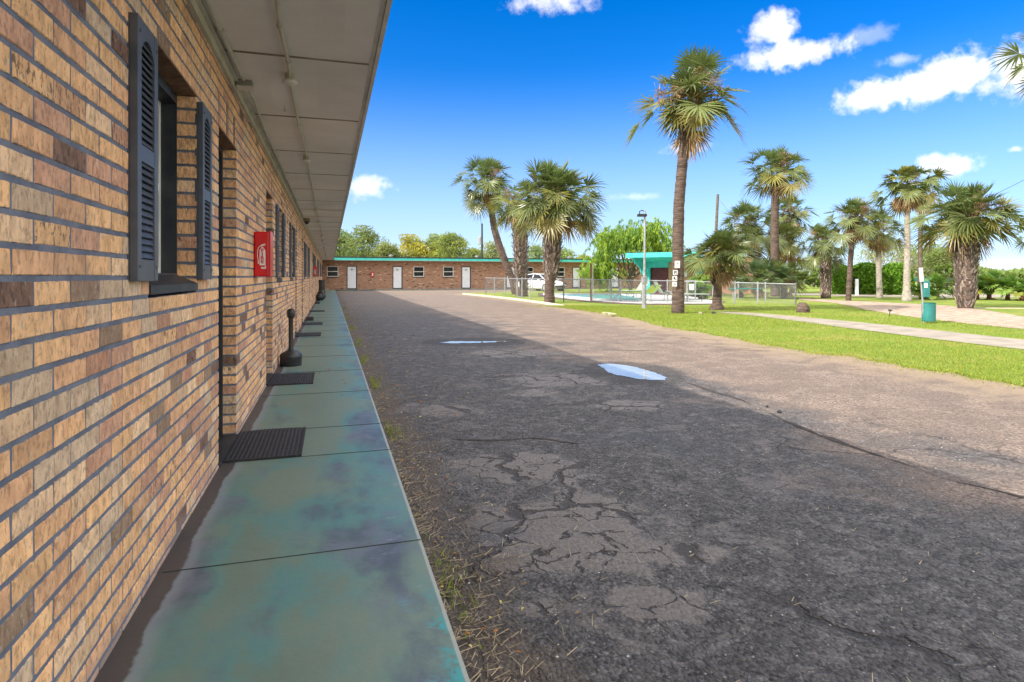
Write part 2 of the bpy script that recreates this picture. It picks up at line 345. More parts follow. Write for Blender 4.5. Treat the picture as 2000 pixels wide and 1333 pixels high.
    crk3 = M(t, 'MULTIPLY', M(t, 'MULTIPLY', SS(t, cs.outputs['Distance'], .035, .012), SS(t, m3, .44, .54)), M(t, 'MULTIPLY', M(t, 'ADD', SS(t, patch, .5, .8), .32, clamp=True), M(t, 'SUBTRACT', 1.0, rf)))
    crk2 = M(t, 'MULTIPLY', M(t, 'MULTIPLY', SS(t, cr.outputs['Distance'], .030, .008), SS(t, patch, .6, .9)), M(t, 'SUBTRACT', 1.0, rf)); crack = M(t, 'MAXIMUM', M(t, 'MULTIPLY', crack, M(t, 'SUBTRACT', 1.0, M(t, 'MULTIPLY', rf, .6))), M(t, 'MAXIMUM', crk2, crk3))
    c = MIX(t, M(t, 'MULTIPLY', crack, .8), c, (.030, .026, .025))
    hh = M(t, 'ADD', M(t, 'MULTIPLY', M(t, 'SUBTRACT', 1, vo.outputs['Distance']), M(t, 'SUBTRACT', 1.0, M(t, 'MULTIPLY', patch, .7))), M(t, 'MULTIPLY', fine, .9))
    hh = M(t, 'ADD', hh, M(t, 'ADD', M(t, 'MULTIPLY', patch, .5), M(t, 'MULTIPLY', crack, -2.0)))
    finish(t, c, .72, hh, .018, .45); return m
def mat_leaf(name, c, rough=.45, trans=.25, spec=.5):
    m, t = newmat(name); a = t.nodes.new('ShaderNodeAttribute'); a.attribute_name = 'vc'
    cc = MIX(t, 1.0, a.outputs['Color'], c, 'MULTIPLY')
    finish(t, cc, rough, None, 0, spec, trans=trans); return m
def mat_wingbrick():
    m, t = newmat('red_brick'); tcn = t.nodes.new('ShaderNodeTexCoord')
    mp = t.nodes.new('ShaderNodeMapping'); mp.inputs['Rotation'].default_value = (R(90), 0, 0); L(t, wpos(t), mp.inputs[0])
    b = t.nodes.new('ShaderNodeTexBrick'); L(t, mp.outputs[0], b.inputs[0]); b.inputs['Scale'].default_value = 1
    b.inputs['Brick Width'].default_value = .22; b.inputs['Row Height'].default_value = .075; b.inputs['Mortar Size'].default_value = .006; b.inputs['Bias'].default_value = 0
    b.inputs['Color1'].default_value = (0, 0, 0, 1); b.inputs['Color2'].default_value = (1, 1, 1, 1); b.inputs['Mortar'].default_value = (.5, .5, .5, 1)
    sp = t.nodes.new('ShaderNodeSeparateColor'); L(t, b.outputs['Color'], sp.inputs[0]); r = sp.outputs[0]
    c = MIX(t, r, (.28, .155, .10), (.40, .245, .165))
    c = MIX(t, SS(t, r, .045, .035), c, (.06, .045, .045))
    c = MIX(t, SS(t, r, .955, .965), c, (.58, .42, .30))
    c = MIX(t, SS(t, noise(t, wpos(t), .8, 4), .4, .7, 0, .3), c, (.30, .19, .13))
    finish(t, c, .85, None, 0, .2); return m
def mat_grass():
    m, t = newmat('lawn_turf'); v = wpos(t)
    c = MIX(t, SS(t, noise(t, v, 3.0, 6, .65), .32, .68), (.160, .245, .035), (.240, .305, .055))
    c = MIX(t, SS(t, noise(t, v, .7, 6, .65, .6), .47, .66, 0, .75), c, (.38, .33, .11))
    c = MIX(t, SS(t, noise(t, v, 5.5, 6, .7, .6), .62, .70, 0, .6), c, (.30, .22, .11))
    c = MIX(t, SS(t, noise(t, v, 40, 4, .7), .45, .7, 0, .55), c, (.12, .19, .02))
    finish(t, c, .9, noise(t, v, 60, 4, .7), .03, .15); return m

m_brick = mat_brick(); m_mortar = mat_mortar(); m_walk = mat_walk(); m_asph = mat_asphalt(); m_wing = mat_wingbrick(); m_turf = mat_grass()
m_dkframe = pmat('dark_trim_paint', (.018, .022, .028), (.035, .04, .045), 6, .5, .001, 60)
m_shut = pmat('shutter_plastic', (.060, .068, .085), (.080, .090, .112), 8, .42, .0006, 120, spec=.5)
m_soffit = pmat('soffit_panel', (.70, .69, .67), (.84, .83, .81), 1.4, .65, .004, 3.0, lo=.25, hi=.75)
m_batten = pmat('soffit_joint', (.20, .14, .09), (.34, .29, .23), 4, .7)
m_white = pmat('white_painted_trim', (.58, .57, .52), (.70, .69, .64), 5, .5, .001, 50)
m_cream = pmat('cream_trim_board', (.42, .40, .33), (.55, .53, .45), 3, .55, .002, 30)
m_lintel = pmat('rusty_lintel', (.16, .07, .035), (.26, .15, .09), 20, .7, .002, 60)
m_glass = pmat('dark_window_glass', (.012, .014, .017), (.02, .023, .028), 2, .18, spec=.2)
m_pipe = pmat('conduit_paint', (.47, .45, .40), (.56, .54, .49), 6, .45)
m_metal = pmat('galvanised_steel', (.28, .29, .31), (.40, .41, .43), 8, .4, metal=.35)
m_black = pmat('black_plastic', (.013, .014, .017), (.028, .03, .034), 10, .38, .001, 120, spec=.5)
m_rubber = pmat('black_rubber', (.012, .012, .014), (.03, .03, .033), 30, .65, .003, 80)
m_red = pmat('red_gloss_plastic', (.62, .008, .012), (.50, .006, .01), 4, .28, spec=.5)
m_whitepr = pmat('white_print', (.72, .72, .70), (.62, .62, .60), 60, .5)
m_tealp = pmat('teal_paint', (.04, .42, .36), (.065, .50, .44), 3, .5, .002, 30)
m_tealdk = pmat('green_soffit_paint', (.02, .42, .30), (.04, .50, .38), 3, .6)
m_roof = pmat('dark_roofing', (.03, .03, .03), (.06, .055, .05), 6, .9)
m_door = pmat('white_door_paint', (.66, .69, .74), (.74, .77, .80), 2, .45)
m_conc = pmat('pale_concrete', (.235, .205, .165), (.33, .29, .24), 2.5, .85, .004, 50)
m_curb = pmat('kerb_concrete', (.48, .42, .32), (.62, .56, .44), 3, .85, .006, 30)
m_dirt = pmat('gravel_dirt', (.27, .20, .15), (.46, .36, .28), 4, .95, .01, 70)
m_soil = pmat('brown_soil', (.09, .06, .045), (.16, .11, .085), 6, .95, .01, 40)
m_bark = pmat('palm_bark', (.050, .034, .028), (.165, .115, .090), 2.2, .9, .03, 5, stretch=(1.4, 1.4, 15))
m_barkg = pmat('grey_palm_bark', (.26, .22, .185), (.42, .38, .33), 3, .9, .015, 16, stretch=(3, 3, 5))
m_boot = pmat('old_leaf_base', (.13, .105, .088), (.26, .225, .195), 6, .85, .006, 50, attr=True)
m_wood = pmat('tree_bark', (.10, .08, .06), (.18, .145, .11), 6, .9, .01, 30)
m_frond = mat_leaf('palm_frond', (.110, .165, .050), .36, .30, .6)
m_dead = mat_leaf('dead_frond', (.36, .24, .13), .8, .2, .2)
m_leaf = mat_leaf('tree_leaf', (.235, .29, .075), .6, .45, .3)
m_hedge = mat_leaf('hedge_leaf', (.115, .25, .015), .6, .2, .3)
m_water = pmat('puddle_water', (.22, .235, .245), (.30, .315, .325), 3, .03, .0003, 9, spec=.5, IOR=1.9)  # muddy pale water; some of the sky's reflection is put into the colour
m_pool = pmat('pool_water', (.10, .30, .30), (.14, .35, .345), 1, .25, .003, 6, spec=.3)
m_deck = pmat('white_pool_deck', (.48, .48, .46), (.58, .58, .56), 4, .7)
m_cabw = pmat('tan_brick_cabana', (.30, .20, .10), (.38, .26, .14), 6, .85)
m_reddoor = pmat('dark_red_door', (.06, .012, .014), (.10, .02, .02), 5, .5)
m_lime = pmat('lime_sling_fabric', (.28, .42, .02), (.34, .50, .03), 8, .7)
m_mint = pmat('pale_green_sling_fabric', (.30, .46, .24), (.36, .52, .30), 8, .7)
m_car = pmat('white_car_paint', (.74, .75, .77), (.78, .79, .81), 2, .15, spec=.6)
m_greenbin = pmat('green_bin_plastic', (.022, .16, .15), (.03, .20, .19), 6, .5)
m_straw = pmat('dry_straw', (.30, .24, .15), (.42, .36, .26), 30, .8, attr=True)
m_blade = mat_leaf('grass_blade', (.215, .315, .048), .7, .35, .2)
m_paper = pmat('white_sign', (.70, .70, .68), (.62, .63, .62), 40, .6)

# ---------------------------------------------------------------- ground sheets
WK = 0.09                                  # walkway height
WALL_END = 54.2
def sheet(name, pts, z, mat, kind='structure', thick=0.0, lab=None, cat=None, grp=None, skirt=None):
    b = MB(); n = len(pts)
    if thick:
        b.prism([(p[0], p[1]) for p in pts], z - thick, z)
    else:
        i = b.vs([(p[0], p[1], z) for p in pts]); b.fs([tuple(i + k for k in range(n))])
        if skirt is not None:
            j = b.vs([(p[0], p[1], skirt) for p in pts]); b.fs([(i + k, j + k, j + (k + 1) % n, i + (k + 1) % n) for k in range(n)])
    o = b.build(name, mat, tri=True, recalc=True)
    if kind: o['kind'] = kind
    if lab: tag(o, lab, cat, grp)
    return o
g = MB(); g.quad((-900, -300, -.03), (1500, -300, -.03), (1500, 2200, -.03), (-900, 2200, -.03))
o = g.build('ground', pmat('far_ground', (.15, .19, .04), (.24, .23, .10), .12, .95)); tag(o, 'flat grassy ground reaching to the horizon', 'ground', kind='structure')

kerb_px = [(905, 575), (930, 577.5), (965, 581), (1000, 585), (1060, 593), (1100, 600), (1180, 613), (1225, 621), (1260, 628), (1300, 639), (1387, 652), (1475, 671), (1580, 689), (1650, 695), (1755, 714), (1860, 731), (1947, 745), (2000, 754), (2200, 790), (2500, 850)]
kerb = [gnd(x, y) for x, y in kerb_px]
def dens(pts, step=.35, jit=.09):
    out = []
    for a, b in zip(pts[:-1], pts[1:]):
        n = max(1, int((b - a).length / step))
        for k in range(n):
            p = a.lerp(b, k / n); out.append(Vector((p.x + random.uniform(-jit, jit), p.y + random.uniform(-jit, jit), 0)))
    out.append(pts[-1]); return out
kd = dens(kerb, .22, .13)
ka = np.array([(p.x, p.y) for p in kerb])
def kdist(x, y):
    a = ka[:-1]; b = ka[1:]; p = np.array((x, y)); ab = b - a; tt = np.clip(((p - a) * ab).sum(1) / (ab * ab).sum(1), 0, 1)
    return np.sqrt((((a + ab * tt[:, None]) - p) ** 2).sum(1)).min()
# asphalt lot: a grid so that the dry edge by the lawn can be mapped
a = MB(); xs = np.concatenate([np.arange(.6, 14, .3), np.arange(14, 46, 1.0)]); ys = np.arange(-8, 54.4, .5)
for yy in ys:
    for xx in xs:
        d = kdist(xx, yy); tnn = max(0, 1 - d / 1.7); a.cur = (tnn, 0, 0, 1); a.vs([(xx, yy, 0)])
nx = len(xs)
a.fs([(j * nx + i, j * nx + i + 1, (j + 1) * nx + i + 1, (j + 1) * nx + i) for j in range(len(ys) - 1) for i in range(nx - 1)])
o = a.build('parking_lot', m_asph); tag(o, 'worn patched asphalt lot between the motel walkway and the lawn', 'pavement', kind='structure')
# lawn
far_r = [Vector((60, 3, 0)), Vector((90, 60, 0)), Vector((60, 110, 0)), Vector((34, 80, 0)), Vector((30, 53.0, 0)), Vector((9, 52.6, 0))]
fl = gnd(905, 573.5)
lawn_pts = kd + far_r[:4] + [Vector((42, 53.6, 0)), Vector((22, 52.4, 0)), gnd(960, 572.5), fl]
o = sheet('lawn', lawn_pts, .035, m_turf, skirt=-.01); tag(o, 'bright green mown lawn beyond the asphalt lot', 'lawn')
# walkway
b = MB(); b.bb(-.02, 1.028, -6, WALL_END, -.05, WK)
o = b.build('walkway', m_walk); tag(o, 'worn green painted concrete walkway along the brick wall', 'walkway', kind='structure')
b = MB()
for yj in [1.3, 2.63, 4.06, 4.80] + [4.8 + 1.42 * k for k in range(1, 34)]:
    b.bb(.02 if yj < 4 or yj > 5 else .45, 1.026, yj - .002, yj + .002, WK + .0005, WK + .003)
o = b.build('walkway_joint', pmat('joint_dirt', (.045, .06, .058))); tag(o, 'thin dark joint lines across the green walkway', 'joints', kind='structure')
# walkway along the wing
b = MB(); b.bb(1.03, 46, WALL_END - 1.0, WALL_END, -.02, .10); o = b.build('wing_walkway', pmat('wing_walk', (.10, .12, .11), (.16, .17, .16))); tag(o, 'low grey walkway under the far wing', 'walkway', kind='structure')

# kerb stones: broken line along the far part of the lawn edge
def strip(pts, wd, z0, z1, b):
    for p, q in zip(pts[:-1], pts[1:]):
        d = (q - p).normalized(); nrm = Vector((-d.y, d.x, 0)) * wd / 2
        b.prism([p - nrm + d * .004, q - nrm - d * .004, q + nrm - d * .004, p + nrm + d * .004], z0, z1)
b = MB(); kk = dens([gnd(x, y + .3) for x, y in kerb_px[:6]], .9, .02); strip(kk, .16, -.01, .085, b)
kk = dens([gnd(x, y) for x, y in kerb_px[6:9]], .9, .03); strip(kk[:-2], .15, -.01, .055, b)
o = b.build('kerb', m_curb, recalc=True); tag(o, 'pale crumbling kerb curving along the lawn edge', 'kerb', kind='structure')

# concrete path and dirt roads over the lawn
up_ = [(1385, 608.5), (1420, 609.5), (1480, 612), (1560, 619), (1640, 626), (1750, 637), (1870, 650), (2000, 664), (2200, 686)]
lo_ = [(2200, 713), (2000, 683), (1870, 668), (1750, 653), (1640, 639), (1560, 628), (1480, 618), (1420, 612.5)]
z_ = .045
sheet('footpath', [gnd(x, y, z_) for x, y in up_ + lo_], z_, m_conc, lab='pale concrete footpath curving across the lawn', cat='path')
up_ = [(1560, 582), (1640, 587), (1700, 589.5), (1770, 593), (1850, 597), (1925, 606), (2000, 619), (2200, 640)]
lo_ = [(2200, 665), (2000, 643), (1900, 634), (1800, 622), (1735, 613), (1690, 605), (1660, 598), (1630, 592), (1560, 586)]
sheet('dirt_track', [gnd(x, y, z_) for x, y in up_ + lo_], z_, m_dirt, lab='reddish gravel track crossing the lawn', cat='track')
sheet('side_road', [gnd(x, y, z_) for x, y in [(1530, 573), (1700, 574), (1850, 575), (2050, 576), (2050, 581), (1850, 581.5), (1740, 580.5), (1640, 578.5), (1530, 576)]], z_, m_conc, lab='pale road strip beyond the palms', cat='road')
b = MB(); kk = dens([gnd(x, y) for x, y in [(1850, 603.5), (1930, 604.5), (2080, 606)]], 1.2, .0); strip(kk, .14, .0, .06, b)
o = b.build('kerb', m_curb, recalc=True); tag(o, 'short straight pale kerb behind the stout palm at right', 'kerb', kind='structure')

# pool
z_ = .075
deck_px = [(1060, 573.5), (1220, 574), (1335, 577), (1400, 589), (1395, 592.5), (1262, 592.5), (1208, 590.5), (1150, 587), (1098, 581.5), (1062, 577.5)]
soil_px = [(1050, 572.5), (1220, 573), (1340, 576), (1420, 590), (1400, 594.6), (1262, 595.8), (1200, 593.5), (1145, 590), (1092, 584), (1052, 579)]
sheet('pool_soil', [gnd(x, y, .05) for x, y in soil_px], .05, m_soil, lab='bare brown soil rim round the pool deck', cat='soil')
sheet('pool_deck', [gnd(x, y, z_) for x, y in deck_px], z_, m_deck, thick=.02, lab='white concrete pool deck', cat='deck')
wp_ = [gnd(x, y, .085) for x, y in [(1072, 575.2), (1212, 575.6), (1240, 580), (1262, 586.5), (1262, 589.5), (1212, 588), (1158, 584.2), (1104, 579.6), (1076, 577)]]
sheet('pool_water', wp_, .085, m_pool, lab='pale turquoise water of the swimming pool', cat='pool')
b = MB(); strip([Vector((p.x, p.y, 0)) for p in wp_ + [wp_[0]]], .22, .06, .13, b)
o = b.build('pool_coping', m_deck, recalc=True); tag(o, 'white coping edge round the pool', 'coping', kind='structure')

m_seam = pmat('seam_dirt', (.028, .024, .022), (.055, .047, .042), 12, .95)
# long dark seam and cracks in the asphalt
def seam(px, w0, w1, lab):
    P = dens([gnd(x, y) for x, y in px], .10, .012); b = MB(); b_ = None
    for k, p in enumerate(P):
        d = (P[min(k + 1, len(P) - 1)] - P[max(k - 1, 0)]).normalized(); nrm = Vector((-d.y, d.x, 0)); wq = random.uniform(w0, w1) * (1 + .8 * math.sin(k * .37))
        i = b.vs([(p.x + nrm.x * wq, p.y + nrm.y * wq, .0035), (p.x - nrm.x * wq * .7, p.y - nrm.y * wq * .7, .0035)])
        if k: b.fs([(i - 2, i - 1, i + 1, i)])
    o = b.build('asphalt_seam', m_seam); tag(o, lab, 'seam', kind='structure')
seam([(1340, 748), (1400, 768), (1450, 782), (1500, 805), (1545, 828), (1600, 850), (1680, 878), (1760, 905), (1850, 938), (2000, 972), (2150, 1010)], .004, .030, 'dark broken seam where the two asphalt surfaces meet')
seam([(1180, 684), (1300, 686), (1420, 684), (1560, 687), (1700, 686)], .003, .012, 'thin crack across the sunlit asphalt')
seam([(880, 858), (960, 862), (1040, 856), (1130, 868)], .004, .016, 'short crack in the shaded asphalt')
# puddles
def puddle(px, lab):
    P = [gnd(x, y, .004) for x, y in px]; out = []
    for p, q in zip(P, P[1:] + P[:1]):
        n = max(2, int((q - p).length / .06))
        for k in range(n): e = p.lerp(q, k / n); out.append(Vector((e.x + random.uniform(-.015, .015), e.y + random.uniform(-.03, .03), 0)))
    sheet('puddle', out, .005, m_water, lab=lab, cat='puddle')
puddle([(1165, 712), (1190, 711), (1215, 713), (1240, 717), (1265, 724), (1285, 731), (1303, 738), (1298, 742), (1270, 742.5), (1240, 740), (1225, 736), (1205, 733), (1190, 728), (1182, 722)], 'bright rainwater puddle at the edge of the shadow')
puddle([(857, 669.5), (880, 667), (915, 667), (960, 667), (985, 666.5), (990, 667.6), (960, 669.3), (915, 670.6), (880, 671)], 'long thin rainwater puddle farther up the lot')

# loose litter on the ground: straw and leaves by the walkway edge
n = 1700; b = MB()
for k in range(n):
    y = 1.0 + abs(random.gauss(0, 1)) ** 1.3 * 3.4
    wv = .13 + .07 * math.sin(y * 3.1) + .05 * math.sin(y * 7.7)
    x = 1.04 + abs(random.gauss(0, wv)); ln = random.uniform(.02, .075); an = random.uniform(0, math.pi); z = random.uniform(.004, .018)
    dx, dy = math.cos(an) * ln / 2, math.sin(an) * ln / 2; nx_, ny_ = -math.sin(an) * .0011, math.cos(an) * .0011
    s_ = random.uniform(.45, 1.15); b.cur = (s_, s_ * .95, s_ * .85, 1); tl = random.uniform(-.006, .006)
    b.quad((x - dx - nx_, y - dy - ny_, z - tl), (x + dx - nx_, y + dy - ny_, z + tl), (x + dx + nx_, y + dy + ny_, z + tl + .001), (x - dx + nx_, y - dy + ny_, z - tl + .001))
for k in range(500):                       # stray straws over the asphalt
    y = random.uniform(1.2, 7); x = 1.1 + random.random() ** 1.6 * 3; ln = random.uniform(.02, .06); an = random.uniform(0, math.pi)
    dx, dy = math.cos(an) * ln / 2, math.sin(an) * ln / 2; nx_, ny_ = -math.sin(an) * .001, math.cos(an) * .001
    s_ = random.uniform(.5, 1.3); b.cur = (s_, s_ * .97, s_ * .9, 1)
    b.quad((x - dx - nx_, y - dy - ny_, .012), (x + dx - nx_, y + dy - ny_, .014), (x + dx + nx_, y + dy + ny_, .015), (x - dx + nx_, y - dy + ny_, .013))
o = b.build('dry_straw', m_straw); tag(o, 'dry grass straw littered along the walkway edge', 'straw', kind='stuff')
b = MB(); m_lit = mat_leaf('fallen_leaf', (1, 1, 1), .7, .1, .3)
for k in range(620):
    if k < 90: y = random.uniform(1.3, 6); x = 1.05 + abs(random.gauss(0, .2)); s_ = .011
    elif k < 520: y = random.uniform(5, 32); x = 1.05 + abs(random.gauss(0, .45)); s_ = .022
    else: y = random.uniform(6, 26); x = random.uniform(.5, 1.0); s_ = .016
    z = (WK + .006) if x < 1.02 else .01
    cl = random.choice([(.50, .36, .08), (.42, .30, .10), (.30, .18, .07), (.55, .48, .16), (.55, .20, .03)]) ; b.cur = (*cl, 1)
    an = random.uniform(0, 6.28); ca, sa = math.cos(an) * s_, math.sin(an) * s_
    b.quad((x - ca, y - sa, z), (x + sa * .5, y - ca * .5, z + .006), (x + ca, y + sa, z + .002), (x - sa * .5, y + ca * .5, z + .008))
o = b.build('fallen_leaves', m_lit); tag(o, 'small yellow and brown fallen leaves along the walkway edge', 'leaves', kind='stuff')
b = MB()                                   # loose gravel over the near asphalt
for k in range(5200):
    x = 1.15 + random.random() ** 1.1 * 4.6; y = .9 + random.random() ** 1.5 * 6.5; s_ = random.uniform(.002, .0065); g_ = random.uniform(.07, .28) if random.random() < .93 else .5
    b.cur = (g_, g_ * .97, g_ * .97, 1); a0 = random.uniform(0, 6.28)
    pr = [(x + math.cos(a0 + q * 1.57) * s_ * random.uniform(.7, 1.3), y + math.sin(a0 + q * 1.57) * s_ * random.uniform(.7, 1.3), .001) for q in range(4)]
    i = b.vs(pr + [(x + random.uniform(-.001, .001), y, s_ * .9)]); b.fs([(i, i + 1, i + 4), (i + 1, i + 2, i + 4), (i + 2, i + 3, i + 4), (i + 3, i, i + 4)])
o = b.build('gravel', mat_leaf('loose_stone', (1, 1, 1), .7, 0.0, .4)); tag(o, 'loose gravel and grit over the worn asphalt', 'gravel', kind='stuff')

# grass blades on the near lawn and weeds by the walk
def blades(name, pts, hs, wd, label):
    n = len(pts); P = np.array(pts); an = rng.uniform(0, 6.28, n); le = rng.normal(0, .35, (n, 2)); h = np.array(hs) * rng.uniform(.6, 1.3, n)
    V = np.zeros((n, 3, 3)); dx = np.cos(an) * wd; dy = np.sin(an) * wd
    V[:, 0] = P - np.stack([dx, dy, np.zeros(n)], 1); V[:, 1] = P + np.stack([dx, dy, np.zeros(n)], 1); V[:, 2] = P + np.stack([le[:, 0] * h, le[:, 1] * h, h], 1)
    me = bpy.data.meshes.new(name); me.vertices.add(n * 3); me.vertices.foreach_set('co', V.ravel()); me.loops.add(n * 3); me.loops.foreach_set('vertex_index', np.arange(n * 3))
    me.polygons.add(n); me.polygons.foreach_set('loop_start', np.arange(n) * 3); me.polygons.foreach_set('loop_total', np.full(n, 3)); me.update()
    c = rng.uniform(.65, 1.35, n); yl = rng.uniform(.85, 1.5, n); C = np.ones((n, 3, 4)); C[:, :, 0] = (c * yl)[:, None]; C[:, :, 1] = c[:, None]; C[:, :, 2] = c[:, None]
    at = me.color_attributes.new('vc', 'FLOAT_COLOR', 'POINT'); at.data.foreach_set('color', C.astype(np.float32).ravel()); me.materials.append(m_blade)
    o = bpy.data.objects.new(name, me); col.objects.link(o); tag(o, label, 'grass', kind='stuff'); return o
pts = []; hs = []
path_lo = [(1385, 612), (1440, 614), (1640, 639), (2200, 713)]
while len(pts) < 90000:
    px = random.uniform(1020, 2060); k = random.random() ** .8
    ky = np.interp(px, [p[0] for p in kerb_px], [p[1] for p in kerb_px]); py = ky + random.gauss(0, 3.0) * (py_s := (ky - 540) / 120) - k * (ky - 597)
    pu = np.interp(px, [1385, 1420, 1480, 1560, 1640, 1750, 1870, 2000, 2200], [608.5, 609.5, 612, 619, 626, 637, 650, 664, 686])
    pl = np.interp(px, [1385, 1420, 1480, 1560, 1640, 1750, 1870, 2000, 2200], [609, 612.5, 618, 628, 639, 653, 668, 683, 713])
    if px > 1385 and pu - .6 < py < pl + .3: continue
    if px > 1385 and py < pu: 
        if px > 1640 and py < np.interp(px, [1640, 1690, 1735, 1800, 1900, 2000, 2200], [592, 605, 613, 622, 634, 643, 665]): continue
    if px < 1400 and py < 598: continue
    p = gnd(px, py, .03); pts.append((p.x, p.y, .03)); hs.append(.028 + .0016 * (py < 640) * 10)
blades('lawn_grass', pts, hs, .006, 'short green grass blades of the lawn by the lot edge')
pts = []; hs = []
for cx, cy in [(1.07, 2.35), (1.08, 4.9), (1.1, 6.9), (1.1, 7.3), (1.07, 8.9), (1.12, 9.4), (1.08, 11.2), (1.13, 12.0), (1.1, 14.5), (1.12, 15.2), (1.1, 18), (1.15, 20), (1.1, 24)]:
    for k in range(70): pts.append((cx + abs(random.gauss(0, .05)), cy + random.gauss(0, .16), 0)); hs.append(.04)
blades('weeds', pts, hs, .004, 'small green weeds sprouting along the walkway edge')

# ---------------------------------------------------------------- main motel building
CW, CH = .203, .0705
WB = WK - .0475
def BZ(c): return WK if c == 0 else WB + c * CH
pal = [((.79, .475, .26), 12), ((.84, .52, .275), 10), ((.72, .425, .245), 9), ((.80, .56, .36), 6), ((.62, .355, .24), 6), ((.62, .47, .335), 4), ((.54, .295, .195), 2), ((.20, .115, .085), 2.4), ((.31, .215, .15), 1.6)]
pc = [p[0] for p in pal]; pw = [p[1] for p in pal]
bld = empty('motel_building', (0, 0, 0)); tag(bld, 'long tan brick motel building with dark shutters and a deep pale soffit at left', 'building')
PER = 8.2
openings = []      # (y0,y1,c0,c1,kind) in courses above the walkway
for k in range(-1, 7):
    for (y0, y1, c0, c1, kd_) in [(2.53, 3.36, 16, 30, 'w'), (3.98, 4.70, 0, 30, 'd'), (6.79, 7.51, 0, 30, 'd'), (8.13, 8.96, 16, 30, 'w')]:
        ya, yb = y0 + PER * k, y1 + PER * k
        if yb < 53.5 and ya > -4: openings.append((ya, yb, c0, c1, kd_))
openings.sort()
NC = 36; Y0, Y1 = -5.0, WALL_END
bk = MB(); JT, BJ = .0115, .0128
def brick(y0, y1, z0, z1, deep, colr=None):
    if y1 - y0 < .012: return
    if colr is None:
        colr = random.choices(pc, pw)[0]; al = 1.0 if colr[0] > .3 else .1
        if random.random() < .03: al = .3
        q = random.uniform(.86, 1.12); colr = tuple(c * q for c in colr)
    else: al = 1
    bk.cur = (*colr, al); x1 = random.uniform(-.0003, .0016); e = .0025; D = -.088 if deep else -.02; z0 += random.uniform(-.0015, .0015)
    j = lambda: random.uniform(-.0020, .0020)
    A = [(y0 + j(), z0 + j()), (y1 + j(), z0 + j()), (y1 + j(), z1 + j()), (y0 + j(), z1 + j())]
    cyy, czz = (y0 + y1) / 2, (z0 + z1) / 2
    ins = [(y + (e if y < cyy else -e), z + (e if z < czz else -e)) for y, z in A]
    i = bk.vs([(D, y, z) for y, z in A] + [(x1 - e, y, z) for y, z in A] + [(x1 + random.uniform(-.0008, .0008), y, z) for y, z in ins])
    for q in range(4):
        r_ = (q + 1) % 4; bk.fs([(i + q, i + r_, i + 4 + r_, i + 4 + q), (i + 4 + q, i + 4 + r_, i + 8 + r_, i + 8 + q)])
    bk.fs([(i + 8, i + 9, i + 10, i + 11)])
for c in range(NC):
    z0 = WB + c * CH; za, zb = z0 + BJ / 2, z0 + CH - BJ / 2
    cuts = []
    for (ya, yb, c0, c1, kd_) in openings:
        if c0 <= c < c1: cuts.append((ya, yb, True))
        elif kd_ == 'd' and c1 <= c < c1 + 3: cuts.append((ya - .02, yb + .02, False))   # soldier course
    spans = []; y = Y0
    for ya, yb, op in sorted(cuts): spans.append((y, ya)); y = yb
    spans.append((y, Y1))
    off = (c % 2) * CW / 2
    for (a0, a1) in spans:
        if a1 - a0 < .02: continue
        k = math.floor((a0 - off) / CW); lst = []
        while off + k * CW < a1:
            b0 = off + k * CW; s0 = max(b0 + JT / 2, a0); s1 = min(b0 + CW - JT / 2, a1)
            if s1 - s0 > .004: lst.append([s0, s1])
            k += 1
        if len(lst) > 1 and lst[0][1] - lst[0][0] < .05: lst[1][0] = lst[0][0]; lst.pop(0)
        if len(lst) > 1 and lst[-1][1] - lst[-1][0] < .05: lst[-2][1] = lst[-1][1]; lst.pop()
        if lst: lst[0][0] = a0; lst[-1][1] = a1
        for q, (s0, s1) in enumerate(lst): brick(s0, s1, za, zb, q in (0, len(lst) - 1))
for (ya, yb, c0, c1, kd_) in openings:
    if kd_ == 'd':
        n = 10; wd = (yb - ya + .02) / n
        for q in range(n): brick(ya - .01 + q * wd + .007, ya - .01 + (q + 1) * wd - .007, WB + c1 * CH + .007, WB + (c1 + 3) * CH - .007, True)
bk.build('brick_facing', m_brick, bld)
mo = MB(); XI = -.0022
edges = sorted(set([Y0, Y1] + [e for o_ in openings for e in (o_[0], o_[1])]))
for e0, e1 in zip(edges[:-1], edges[1:]):
    op = [o_ for o_ in openings if o_[0] <= e0 + 1e-6 and o_[1] >= e1 - 1e-6]
    a_, b_ = e0 + (.006 if e0 != Y0 else 0), e1 - (.006 if e1 != Y1 else 0)
    if op:
        o_ = op[0]; a_, b_ = e0 - .006, e1 + .006
        if o_[2] > 0: mo.bb(-.2, XI - .0008, a_, b_, WK - .05, WB + o_[2] * CH - .006)
        mo.bb(-.2, XI - .0008, a_, b_, WB + o_[3] * CH + .012, WB + NC * CH + .05)
    else: mo.bb(-.2, XI, e0 + (.005 if any(abs(o_[1] - e0) < 1e-6 for o_ in openings) else 0), e1 - (.005 if any(abs(o_[0] - e1) < 1e-6 for o_ in openings) else 0), WK - .05, WB + NC * CH + .05)
mo.build('mortar', m_mortar, bld)
